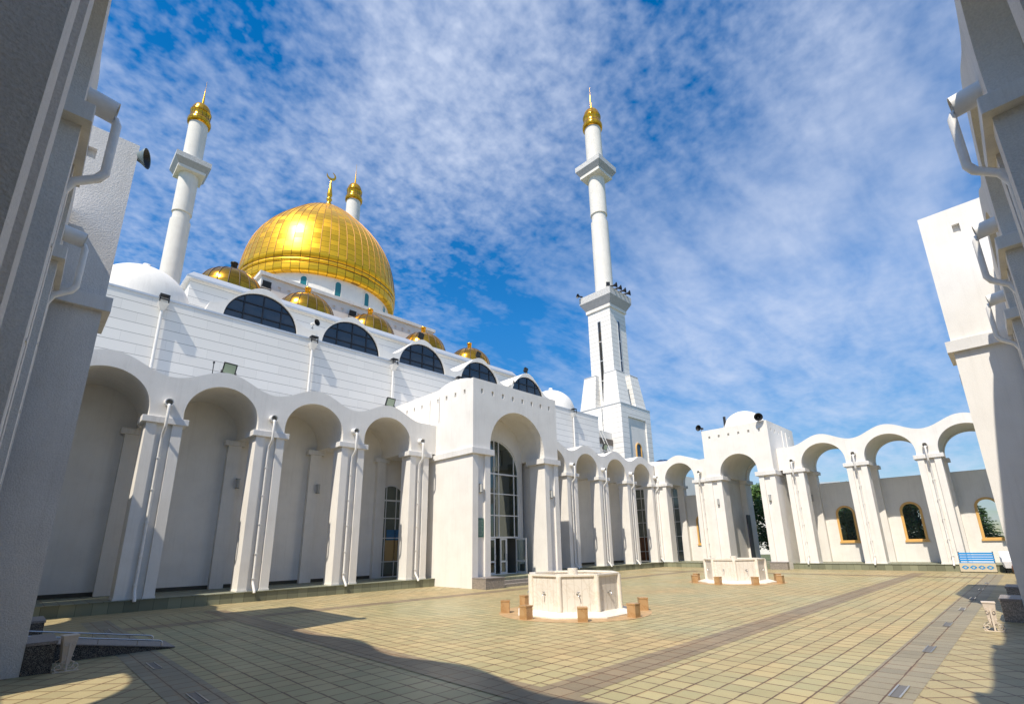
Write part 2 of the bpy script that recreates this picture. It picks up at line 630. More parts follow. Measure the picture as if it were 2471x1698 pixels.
M['grey_metal'] = plain('grey metal', (0.25, 0.27, 0.28), 0.4, 0.7)
M['horn'] = plain('grey horn paint', (0.20, 0.25, 0.26), 0.35, 0.3)
M['drain_plate'] = plain('drain plate', (0.16, 0.15, 0.14), 0.5, 0.2)
M['steel'] = plain('steel', (0.55, 0.55, 0.55), 0.25, 0.9)
M['stone_clad'] = speckle('speckled granite parapet', (0.46, 0.45, 0.44), (0.80, 0.79, 0.77), 26)
M['grey_panel'] = plain('grey soffit panel', (0.42, 0.42, 0.43), 0.6, noise=0.1, nscale=3)
M['granite'] = speckle('dark exposed aggregate', (0.018, 0.018, 0.019), (0.24, 0.215, 0.18), 95, 0.7)
M['granite_top'] = speckle('granite slab', (0.20, 0.18, 0.17), (0.34, 0.30, 0.27), 60, 0.5)
M['granite_grey'] = speckle('grey granite block', (0.20, 0.175, 0.15), (0.42, 0.36, 0.30), 50, 0.55)
M['step'] = tile_mat('green step tiles', (0.19, 0.21, 0.14), (0.24, 0.25, 0.19), 0.40, 0.016, jcol=(0.05, 0.045, 0.03))
M['step_face'] = clad('green stone riser', (0.22, 0.225, 0.15), pitch=3.0, line=0.0, vert=0.46, vw=0.018, vs=0.85, lcol=(0.07, 0.06, 0.03), var=0.25)
M['skirt'] = plain('dark skirting', (0.055, 0.05, 0.035), 0.6, noise=0.2)
M['pave'] = tile_mat('courtyard tiles', (0.375, 0.345, 0.175), (0.43, 0.32, 0.16), 0.375)
M['pave_green'] = tile_mat('pale green tiles', (0.40, 0.42, 0.26), (0.42, 0.39, 0.23), 0.375)
M['band'] = tile_mat('brown band tiles', (0.225, 0.18, 0.11), (0.27, 0.20, 0.12), 0.375, joint=0.022)
M['drain_band'] = tile_mat('grey granite band', (0.25, 0.22, 0.15), (0.27, 0.235, 0.16), 0.375, joint=0.018)
M['pave_diag'] = tile_mat('diagonal tiles', (0.355, 0.305, 0.16), (0.39, 0.31, 0.165), 0.42, rot=R(45))
M['stain'] = plain('rust stain', (0.44, 0.29, 0.145), 0.6, noise=0.25, nscale=3)
M['ground'] = plain('distant ground', (0.09, 0.11, 0.05), 0.9, noise=0.3, nscale=0.05)
M['marble'] = marble('cream marble slabs', (0.78, 0.72, 0.63), (0.70, 0.63, 0.53))
M['marble_white'] = marble('white marble', (0.82, 0.76, 0.66), (0.79, 0.70, 0.56))
M['seat_stone'] = marble('orange stone', (0.47, 0.29, 0.14), (0.40, 0.22, 0.09))
M['orange'] = plain('ochre window frame', (0.72, 0.42, 0.13), 0.45, noise=0.06, nscale=5)
M['white_frame'] = plain('white window frame', (0.76, 0.76, 0.75), 0.35)
M['glass'] = glass_mat('clear glass', refl=0.03)
M['glass_green'] = glass_mat('greenish glass', (0.55, 0.66, 0.60), 0.10, 0.80)
M['glass_win'] = glass_mat('low wall window glass', (0.86, 0.90, 0.92), 0.0, 0.85)
M['room'] = plain('room plaster', (0.30, 0.30, 0.28), 0.8, noise=0.1, nscale=1)
M['room_dark'] = plain('dim interior', (0.22, 0.20, 0.175), 0.8, noise=0.1, nscale=1)
M['wood'] = plain('brown wood panel', (0.20, 0.075, 0.03), 0.5, noise=0.15, nscale=3)
M['beige'] = plain('beige cupboard', (0.42, 0.29, 0.13), 0.6)
M['blue_board'] = plain('blue board', (0.03, 0.14, 0.30), 0.5)
M['paleblue'] = plain('pale blue film', (0.55, 0.70, 0.72), 0.5)
M['plaque'] = plain('green plaque', (0.05, 0.15, 0.12), 0.35)
M['plaque_text'] = plain('plaque lettering', (0.35, 0.42, 0.36), 0.4)
M['bench_blue'] = plain('blue bench slats', (0.008, 0.27, 0.62), 0.35)
M['bench_cream'] = plain('cream bench panel', (0.60, 0.52, 0.38), 0.5)
M['urn'] = plain('cream painted metal', (0.70, 0.60, 0.50), 0.45, noise=0.06, nscale=9)
M['lamp'] = plain('frosted lamp', (0.42, 0.42, 0.40), 0.35)
M['lamp_glass'] = plain('floodlight glass', (0.34, 0.42, 0.30), 0.15, spec=0.8)
M['gate_metal'] = plain('dark gate metal', (0.035, 0.035, 0.055), 0.4, 0.4)
M['cloth'] = plain('white sheet', (0.76, 0.76, 0.78), 0.7, noise=0.04, nscale=4)
M['barrel'] = plain('brown barrel', (0.16, 0.06, 0.02), 0.55, noise=0.3, nscale=14)
M['bluedome'] = plain('blue dome sheet', (0.015, 0.09, 0.24), 0.3, 0.4)
M['bark'] = plain('bark', (0.07, 0.05, 0.035), 0.9, noise=0.3, nscale=6)
M['leaf'] = leaf_mat('broad leaves', (0.05, 0.12, 0.028), (0.12, 0.20, 0.045))
M['needle'] = leaf_mat('fir needles', (0.03, 0.085, 0.03), (0.09, 0.16, 0.04))
M['louvre'] = plain('brown louvre', (0.16, 0.13, 0.11), 0.5)
M['roof'] = plain('grey roof membrane', (0.16, 0.16, 0.165), 0.8, noise=0.15, nscale=1)


# ------------------------------------------------------------------ mesh helpers
class MB:
    def __init__(self):
        self.v, self.f, self.s = [], [], []

    def add(self, verts, faces, smooth=False):
        o = len(self.v)
        self.v += [tuple(p) for p in verts]
        for f in faces:
            self.f.append([i + o for i in f])
            self.s.append(smooth)
        return self

    def quad(self, a, b, c, d):
        return self.add([a, b, c, d], [(0, 1, 2, 3)])

    def box(self, x0, x1, y0, y1, z0, z1):
        x0, x1 = min(x0, x1), max(x0, x1)
        y0, y1 = min(y0, y1), max(y0, y1)
        z0, z1 = min(z0, z1), max(z0, z1)
        return self.add([(x0, y0, z0), (x1, y0, z0), (x1, y1, z0), (x0, y1, z0), (x0, y0, z1), (x1, y0, z1), (x1, y1, z1), (x0, y1, z1)],
                        [(0, 3, 2, 1), (4, 5, 6, 7), (0, 1, 5, 4), (1, 2, 6, 5), (2, 3, 7, 6), (3, 0, 4, 7)])

    def bbox(self, x0, x1, y0, y1, z0, z1, b=0.012):
        """box with small chamfers on its vertical and top edges"""
        lo = [(x0 + b, y0), (x1 - b, y0), (x1, y0 + b), (x1, y1 - b), (x1 - b, y1), (x0 + b, y1), (x0, y1 - b), (x0, y0 + b)]
        n = 8
        cx, cy = (x0 + x1) / 2, (y0 + y1) / 2
        hi = [(cx + (p[0] - cx) * (1 - 2 * b / (x1 - x0)), cy + (p[1] - cy) * (1 - 2 * b / (y1 - y0))) for p in lo]
        vs = [(p[0], p[1], z0) for p in lo] + [(p[0], p[1], z1 - b) for p in lo] + [(p[0], p[1], z1) for p in hi]
        fs = [tuple(range(n - 1, -1, -1)), tuple(range(2 * n, 3 * n))]
        for k in (0, 1):
            for i in range(n):
                j = (i + 1) % n
                fs.append((k * n + i, k * n + j, k * n + n + j, k * n + n + i))
        return self.add(vs, fs)

    def prism(self, poly, z0, z1, poly2=None):
        n = len(poly)
        p2 = poly2 or poly
        vs = [(x, y, z0) for x, y in poly] + [(x, y, z1) for x, y in p2]
        fs = [tuple(range(n - 1, -1, -1)), tuple(range(n, 2 * n))] + [(i, (i + 1) % n, n + (i + 1) % n, n + i) for i in range(n)]
        return self.add(vs, fs)

    def hexa(self, p):
        return self.add(p, [(0, 3, 2, 1), (4, 5, 6, 7), (0, 1, 5, 4), (1, 2, 6, 5), (2, 3, 7, 6), (3, 0, 4, 7)])

    def frustum(self, cx, cy, z0, a0, z1, a1):
        return self.hexa([(cx - a0, cy - a0, z0), (cx + a0, cy - a0, z0), (cx + a0, cy + a0, z0), (cx - a0, cy + a0, z0),
                          (cx - a1, cy - a1, z1), (cx + a1, cy - a1, z1), (cx + a1, cy + a1, z1), (cx - a1, cy + a1, z1)])

    def lathe(self, prof, n=32, c=(0, 0), smooth=True, cap=True):
        vs, fs = [], []
        for r, z in prof:
            for i in range(n):
                a = 2 * PI * i / n
                vs.append((c[0] + r * math.cos(a), c[1] + r * math.sin(a), z))
        for k in range(len(prof) - 1):
            for i in range(n):
                j = (i + 1) % n
                fs.append((k * n + i, k * n + j, (k + 1) * n + j, (k + 1) * n + i))
        self.add(vs, fs, smooth)
        if cap:
            for k, rev in ((0, True), (len(prof) - 1, False)):
                if prof[k][0] > 1e-4:
                    idx = list(range(n))
                    ring = [vs[k * n + i] for i in idx]
                    self.add(ring, [tuple(reversed(idx)) if rev else tuple(idx)])
        return self

    def tube(self, pts, r, n=10, cap=True, smooth=True):
        pts = [Vector(p) for p in pts]
        rs = r if isinstance(r, (list, tuple)) else [r] * len(pts)
        vs, fs = [], []
        prev = None
        for k, p in enumerate(pts):
            if k == 0:
                d = pts[1] - p
            elif k == len(pts) - 1:
                d = p - pts[k - 1]
            else:
                d = (pts[k + 1] - p).normalized() + (p - pts[k - 1]).normalized()
            d.normalize()
            if prev is None:
                up = Vector((0, 0, 1)) if abs(d.z) < 0.9 else Vector((1, 0, 0))
                a = d.cross(up).normalized()
            else:
                a = (prev - d * prev.dot(d)).normalized()
            b = d.cross(a)
            prev = a
            for i in range(n):
                t = 2 * PI * i / n
                vs.append(p + (a * math.cos(t) + b * math.sin(t)) * rs[k])
        for k in range(len(pts) - 1):
            for i in range(n):
                j = (i + 1) % n
                fs.append((k * n + i, k * n + j, (k + 1) * n + j, (k + 1) * n + i))
        self.add(vs, fs, smooth)
        if cap:
            m = len(pts) - 1
            self.add(vs[:n], [tuple(range(n - 1, -1, -1))])
            self.add(vs[m * n:], [tuple(range(n))])
        return self

    def build(self, name, mat, parent=None, loc=None):
        me = bpy.data.meshes.new(name)
        me.from_pydata([tuple(p) for p in self.v], [], self.f)
        me.materials.append(mat)
        me.polygons.foreach_set('use_smooth', self.s)
        me.update()
        # consistent outward normals
        import bmesh
        bm = bmesh.new()
        bm.from_mesh(me)
        bmesh.ops.recalc_face_normals(bm, faces=bm.faces)
        bm.to_mesh(me)
        bm.free()
        o = bpy.data.objects.new(name, me)
        C.objects.link(o)
        if parent is not None:
            o.parent = parent
        if loc is not None:
            o.location = loc
        return o


def thing(name, label, cat, loc=(0, 0, 0), rz=0.0, group=None):
    o = bpy.data.objects.new(name, None)
    o.empty_display_size = 0.3
    C.objects.link(o)
    o.location = loc
    o.rotation_euler = (0, 0, rz)
    o['label'] = label
    o['category'] = cat
    if group:
        o['group'] = group
    return o


def tag(o, label, cat, group=None):
    o['label'] = label
    o['category'] = cat
    if group:
        o['group'] = group
    return o


def dup(root, loc, rz, label, group=None):
    r = root.copy()
    C.objects.link(r)
    r.location = loc
    r.rotation_euler = (0, 0, rz)
    r['label'] = label
    if group:
        r['group'] = group
    for ch in list(root.children):
        c = ch.copy()
        C.objects.link(c)
        c.parent = r
        for g in list(ch.children):
            d = g.copy()
            C.objects.link(d)
            d.parent = c
    return r


def structure(o):
    o['kind'] = 'structure'
    return o


def arch_pts(cx, half, spring, n=24, zc=None, rise=None):
    """left springing -> apex -> right springing"""
    zc = spring if zc is None else zc
    rise = half if rise is None else rise
    out = []
    if zc > spring + 1e-4:
        out.append((cx - half, spring))
    for i in range(n + 1):
        t = PI * i / n
        out.append((cx - half * math.cos(t), zc + rise * math.sin(t)))
    if zc > spring + 1e-4:
        out.append((cx + half, spring))
    return out


def chain_wall(mb, low, top, v0, v1, front=True, back=True, topface=True, low2=None):
    """wall between a lower outline and an upper outline (same u's), from depth v0 to v1"""
    n = len(low)
    for i in range(n - 1):
        (ua, za), (ub, zb) = low[i], low[i + 1]
        ta, tb = top[i], top[i + 1]
        if abs(ub - ua) > 1e-6:
            if front:
                mb.quad((ua, v0, za), (ub, v0, zb), (ub, v0, tb), (ua, v0, ta))
            if back:
                mb.quad((ua, v1, za), (ua, v1, ta), (ub, v1, tb), (ub, v1, zb))
            if topface:
                mb.add([(ua, v0, ta), (ub, v0, tb), (ub, v1, tb), (ua, v1, ta)], [(0, 1, 2, 3)])
        mb.add([(ua, v0, za), (ua, v1, za), (ub, v1, zb), (ub, v0, zb)], [(0, 1, 2, 3)])


def ring_frame(mb, cx, half, z0, spring, w, v0, v1, n=18):
    """frame round an arched opening: outer half-width `half`, member width w"""
    outer = [(cx - half, z0)] + arch_pts(cx, half, spring, n) + [(cx + half, z0)]
    inner = [(cx - half + w, z0 + w)] + arch_pts(cx, half - w, spring, n) + [(cx + half - w, z0 + w)]
    m = len(outer)
    for i in range(m):
        j = (i + 1) % m
        a, b, c, d = outer[i], outer[j], inner[j], inner[i]
        mb.quad((a[0], v0, a[1]), (b[0], v0, b[1]), (c[0], v0, c[1]), (d[0], v0, d[1]))
        mb.quad((a[0], v1, a[1]), (d[0], v1, d[1]), (c[0], v1, c[1]), (b[0], v1, b[1]))
        mb.quad((a[0], v0, a[1]), (a[0], v1, a[1]), (b[0], v1, b[1]), (b[0], v0, b[1]))
        mb.quad((d[0], v0, d[1]), (c[0], v0, c[1]), (c[0], v1, c[1]), (d[0], v1, d[1]))


def arch_pane(mb, cx, half, z0, spring, v, n=18):
    pts = [(cx - half, z0)] + arch_pts(cx, half, spring, n) + [(cx + half, z0)]
    mb.add([(u, v, z) for u, z in pts], [tuple(range(len(pts)))])


def holed_face(mb, p0, e, nin, L, z0, z1, cs, w, h0, h1, depth):
    """flat face with small square niches; p0 start corner (x,y), e direction, nin inward normal"""
    def P(a, z, d=0.0):
        return (p0[0] + e[0] * a + nin[0] * d, p0[1] + e[1] * a + nin[1] * d, z)
    mb.quad(P(0, z0), P(L, z0), P(L, h0), P(0, h0))
    mb.quad(P(0, h1), P(L, h1), P(L, z1), P(0, z1))
    edges = [0.0]
    for c in cs:
        edges += [c - w / 2, c + w / 2]
    edges.append(L)
    for k in range(0, len(edges), 2):
        mb.quad(P(edges[k], h0), P(edges[k + 1], h0), P(edges[k + 1], h1), P(edges[k], h1))
    for c in cs:
        a, b = c - w / 2, c + w / 2
        mb.quad(P(a, h0, depth), P(b, h0, depth), P(b, h1, depth), P(a, h1, depth))
        mb.quad(P(a, h0), P(b, h0), P(b, h0, depth), P(a, h0, depth))
        mb.quad(P(a, h1), P(a, h1, depth), P(b, h1, depth), P(b, h1))
        mb.quad(P(a, h0), P(a, h0, depth), P(a, h1, depth), P(a, h1))
        mb.quad(P(b, h0), P(b, h1), P(b, h1, depth), P(b, h0, depth))


# ------------------------------------------------------------------ dimensions read from the photograph
YM, XF, XL, YN = 24.754, 43.461, -0.30, -0.75      # fronts of the four sides of the court
HS, HC0, HC1 = 0.43, 7.36, 7.62                     # platform, capital bottom / top
CW, CD = 1.284, 0.95                                # column width, depth
ARC_R, ARC_Z = 1.46, 7.91                           # intrados radius and centre height
CREST, DIP = 10.11, 9.43

# ------------------------------------------------------------------ ground
mb = MB()
mb.add([(-1500, -1500, -0.06), (1500, -1500, -0.06), (1500, 1500, -0.06), (-1500, 1500, -0.06)], [(0, 1, 2, 3)])
structure(mb.build('ground', M['ground']))


def sheet(name, mat, x0, x1, y0, y1, z):
    mb_ = MB()
    mb_.add([(x0, y0, z), (x1, y0, z), (x1, y1, z), (x0, y1, z)], [(0, 1, 2, 3)])
    return structure(mb_.build(name, mat))


sheet('courtyard_paving', M['pave'], -6, 52, -6, 34, 0.0)
# darker bands of brown tiles and the granite drain strips
sheet('paving_band', M['band'], 2.76, 40.6, 5.07, 5.82, 0.004)
sheet('paving_band', M['band'], 5.45, 6.20, 2.32, 22.1, 0.008)
sheet('paving_band', M['band'], 2.76, 38.5, 18.6, 19.35, 0.004)
sheet('paving_band', M['band'], 36.6, 37.35, 2.32, 22.1, 0.008)
sheet('drain_strip', M['drain_band'], 2.05, 40.6, 1.56, 2.31, 0.004)
sheet('drain_strip', M['drain_band'], 2.03, 2.75, 2.315, 22.1, 0.008)
sheet('diagonal_paving', M['pave_diag'], -0.05, 43.2, -0.5, 1.555, 0.004)
sheet('diagonal_paving', M['pave_diag'], -0.05, 2.025, 1.56, 24.5, 0.004)
sheet('diagonal_paving', M['pave_diag'], 2.03, 43.2, 22.12, 24.5, 0.004)
sheet('diagonal_paving', M['pave_diag'], 40.62, 43.2, 1.56, 22.11, 0.004)


# ------------------------------------------------------------------ arcades
def column(parent, u0, v0, w=CW, d=CD, recess=True, mat='white'):
    mb_ = MB()
    u1 = u0 + w
    k = 0.37
    if recess:
        poly = [(u0, v0), (u0 + k, v0), (u0 + k, v0 + 0.14), (u1 - k, v0 + 0.14), (u1 - k, v0), (u1, v0), (u1, v0 + d), (u0, v0 + d)]
        g = 0.025
        foot = [(u0 - g, v0 - g), (u0 + k + g, v0 - g), (u0 + k + g, v0 + 0.14 - g), (u1 - k - g, v0 + 0.14 - g), (u1 - k - g, v0 - g), (u1 + g, v0 - g), (u1 + g, v0 + d), (u0 - g, v0 + d)]
        mb_.prism(foot, HS, HS + 0.07)
        mb_.prism(poly, HS + 0.07, HC0)
    else:
        mb_.box(u0, u1, v0, v0 + d, HS, HC0)
    o = mb_.build('column', M[mat], parent)
    c = MB()
    c.bbox(u0 - 0.18, u1 + 0.18, v0 - 0.09, v0 + d + 0.10, HC0, HC1, 0.01)
    c.build('capital', M['cap'], o)
    return o


def downpipe(parent, uc, v_wall=0.04, v_rec=0.14):
    mb_ = MB()
    r = 0.058
    x = uc - 0.02
    mb_.tube([(x, v_wall - 0.22, 8.14), (x, v_wall - 0.33, 8.12), (x, v_wall - 0.36, 8.04), (x, v_wall - 0.36, 7.22), (x, v_wall - 0.30, 7.10), (x, v_rec - 0.17, 6.92),
              (x, v_rec - 0.09, 6.72), (x, v_rec - 0.08, 0.86), (x, v_rec - 0.11, 0.74), (x, v_rec - 0.40, 0.44), (x, v_rec - 0.42, 0.36)], r, 10)
    for z in (5.9, 4.6, 3.3, 2.0, 0.95):
        mb_.box(x - 0.075, x + 0.075, v_rec - 0.15, v_rec + 0.01, z - 0.02, z + 0.02)
    o = mb_.build('downpipe', M['pipe'], parent)
    s = MB()
    # short fat waterspout with an open mouth
    s.tube([(x, v_wall + 0.05, 8.28), (x, v_wall - 0.33, 8.23)], 0.16, 18, cap=False)
    s.tube([(x, v_wall - 0.33, 8.23), (x, v_wall + 0.0, 8.27)], 0.13, 18, cap=False)
    n = 16
    ring = []
    for rr in (0.16, 0.13):
        for i in range(n):
            a = 2 * PI * i / n
            ring.append((x + rr * math.cos(a), v_wall - 0.33, 8.23 + rr * math.sin(a)))
    s.add(ring, [(i, (i + 1) % n, n + (i + 1) % n, n + i) for i in range(n)])
    s.build('waterspout', M['pipe'], o)


def arcade(label, loc, rz, cols, ulo, uhi, depth, closed, name='arcade', windows=True, pipes=True, mat='white', cat='arcade', skip_back=()):
    """cols: sorted list of column left edges in local u; ulo/uhi: ends of the wall above"""
    t = thing(name, label, cat, loc, rz)
    # platform with a stone riser and skirting along the back
    s = MB()
    s.box(ulo, uhi, -0.20, depth + 0.05, 0.0, HS - 0.03)
    st = s.build('step', M['step_face'], t)
    s2 = MB()
    s2.box(ulo, uhi, -0.235, depth, HS - 0.03, HS)
    s2.build('step_tread', M['step'], st)
    for u in cols:
        column(t, u, 0.0, mat=mat)
        if not closed:
            if u < -24.5:
                column(t, u + 0.62, depth - 0.65, w=0.66, d=0.65, recess=False, mat=mat)
            else:
                column(t, u, depth - 0.65, w=CW, d=0.65, recess=False, mat=mat)
        else:
            column(t, u - 0.28, depth - 0.30, w=0.60, d=0.30, recess=False, mat=mat)
    # wave-topped vaulted upper part
    centres = [(a + CW + b) / 2 for a, b in zip(cols[:-1], cols[1:])]
    halves = [(b - a - CW) / 2 + 0.0 for a, b in zip(cols[:-1], cols[1:])]

    def topz(u):
        for c, a, b in zip(centres, cols[:-1], cols[1:]):
            s_ = b - a
            if abs(u - c) <= s_ / 2:
                return (CREST + DIP) / 2 + (CREST - DIP) / 2 * math.cos(2 * PI * (u - c) / s_)
        return DIP

    def chains(dr):
        low = []
        u = ulo
        low.append((ulo, HC1))
        for c, h in zip(centres, halves):
            hh = h - 0.0 + 0.03
            # sample the pier
            for k in range(1, 6):
                uu = low[-1][0]
            start = c - hh - dr
            last = low[-1][0]
            for k in range(1, 5):
                low.append((last + (start - last) * k / 5, HC1))
            low += arch_pts(c, hh + dr, HC1, 28, ARC_Z, hh + dr)
        last = low[-1][0]
        for k in range(1, 9):
            low.append((last + (uhi - last) * k / 8, HC1))
        return low, [topz(u_) for u_, z_ in low]
    w = MB()
    rib = 0.42
    lowA, topA = chains(0.0)
    lowB, topB = chains(0.07)
    chain_wall(w, lowA, topA, 0.04, 0.04 + rib, True, False, True)
    end = depth
    if closed:
        chain_wall(w, lowB, topB, 0.04 + rib, end, False, False, True)
    else:
        chain_wall(w, lowB, topB, 0.04 + rib, end - rib, False, False, True)
        chain_wall(w, lowA, topA, end - rib, end, False, True, True)
    for v in ([0.04 + rib] if closed else [0.04 + rib, end - rib]):
        for i in range(len(lowA) - 1):
            a, b, c_, d = lowA[i], lowA[i + 1], lowB[i + 1], lowB[i]
            if abs(a[1] - d[1]) + abs(a[0] - d[0]) > 1e-5 or abs(b[1] - c_[1]) + abs(b[0] - c_[0]) > 1e-5:
                w.quad((a[0], v, a[1]), (b[0], v, b[1]), (c_[0], v, c_[1]), (d[0], v, d[1]))
    for u in (ulo, uhi):
        w.quad((u, 0.04, HC1), (u, end, HC1), (u, end, DIP), (u, 0.04, DIP))
    w.build('vaulted_wall', M[mat], t)
    # back wall
    zt = 9.6 if closed else 6.59
    b = MB()
    v0, v1 = (depth, depth + 0.2) if closed else (depth - 0.22, depth)
    if closed:
        b.box(ulo, uhi, depth, depth + 0.2, HS, zt)
        sk = MB()
        sk.box(ulo, uhi, depth - 0.03, depth, HS, HS + 0.17)
        bw = b.build('back_wall', M[mat], t)
        sk.build('skirting', M['skirt'], bw)
    else:
        segs = []
        x = ulo
        for c in centres:
            segs.append((x, c - 0.665))
            x = c + 0.665
        segs.append((x, uhi))
        if not windows:
            b.box(ulo, uhi, v0, v1, HS, zt)
        else:
            for a, e_ in segs:
                b.box(a, e_, v0, v1, HS, zt)
            for c in centres:
                b.box(c - 0.665, c + 0.665, v0, v1, HS, 1.90)
                low = arch_pts(c, 0.665, 4.085, 16)
                chain_wall(b, low, [zt] * len(low), v0, v1)
        bw = b.build('back_wall', M[mat], t)
        cp = MB()
        cp.box(ulo, uhi, v0 - 0.03, v1 + 0.03, zt, zt + 0.05)
        cp.build('coping', M['cap'], bw)
        if windows:
            for c in centres:
                fr = MB()
                ring_frame(fr, c, 0.66, 1.90, 4.085, 0.15, v0 - 0.05, v0 + 0.12)
                fr.box(c - 0.72, c + 0.72, v0 - 0.09, v0 - 0.051, 1.84, 1.97)
                f = fr.build('window', M['orange'], t)
                pn = MB()
                arch_pane(pn, c, 0.52, 2.05, 4.085, v0 + 0.06)
                pn.build('pane', M['glass_win'], f)
    if pipes:
        for u in (cols if pipes is True else pipes):
            downpipe(t, u + CW / 2)
    return t, centres


def rows(a, n, s):
    return [a + i * s for i in range(n)]


S_ = 4.2307
# mosque side, left and right of the entrance portal (local u = x, v = +y)
arcL, cenL = arcade('white wave-topped portico along the mosque, left of the projecting entrance portal', (0, YM, 0), 0,
                    [-1.144, 3.087, 7.318, 11.549, 15.779], -1.6, 17.56, 3.55, True, 'portico', cat='portico')
ew = MB()
ew.box(-1.75, -1.604, 0.96, 3.74, HS, 9.4)
ew.build('end_wall', M['white'], arcL)
arcR, cenR = arcade('white wave-topped portico along the mosque, between the entrance portal and the far corner', (0, YM, 0), 0,
                    [25.82, 30.05, 34.28, 38.51, 42.741], 24.87, 44.4, 3.55, True, 'portico', cat='portico', pipes=[30.05, 34.28, 38.51, 42.741])
# far side (local u = -y, v = +x)
arcF, cenF = arcade('sunlit open arcade with ochre windows, right of the domed gatehouse', (XF, 0, 0), R(-90),
                    [-12.98, -8.75, -4.52, -0.29], -13.45, 1.2, 4.05, False)
arcG, cenG = arcade('single sunlit open arch between the domed gatehouse and the mosque corner', (XF, 0, 0), R(-90),
                    [-24.95, -20.78], -24.72, -19.05, 4.05, False, pipes=[-20.78])
# near sides in shade
arcN, cenN = arcade('shaded open arcade in the left foreground, its near pier at the photo edge', (XL, 0, 0), R(90),
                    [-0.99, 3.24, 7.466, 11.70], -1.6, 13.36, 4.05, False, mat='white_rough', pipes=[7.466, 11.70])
arcM, cenM = arcade('shaded single arch on the left side, beyond the left gatehouse', (XL, 0, 0), R(90),
                    [19.5, 23.73], 19.05, 24.72, 4.05, False)
arcP, cenP = arcade('shaded open arcade in the right foreground with three waterspouts', (0, YN, 0), R(180),
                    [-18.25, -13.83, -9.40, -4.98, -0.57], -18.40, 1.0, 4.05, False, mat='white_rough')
arcQ, cenQ = arcade('shaded open arcade on the right side, beyond the right gatehouse', (0, YN, 0), R(180),
                    [-42.7, -38.4, -34.1, -29.8, -25.6], -43.4, -24.05, 4.05, False)


# unseen roof and walls behind the camera, added to darken the near corner
q = MB()
q.box(-4.8, -0.82, 0.08, 4.09, 7.66, 9.4)
q.build('shade_block_roof', M['white_rough'], arcN)
q = MB()
q.box(-5.0, -0.82, 4.1, 4.3, 0.0, 9.4)
q.box(-5.0, -4.801, 0.08, 4.099, 0.0, 9.4)
q.build('shade_block_wall', M['white_rough'], arcN)

# ------------------------------------------------------------------ gatehouses
def pier_poly(u0, u1, v0, d, k=0.40, rec=0.12):
    return [(u0, v0), (u0 + k, v0), (u0 + k, v0 + rec), (u1 - k, v0 + rec), (u1 - k, v0), (u1, v0), (u1, v0 + d), (u0, v0 + d)]


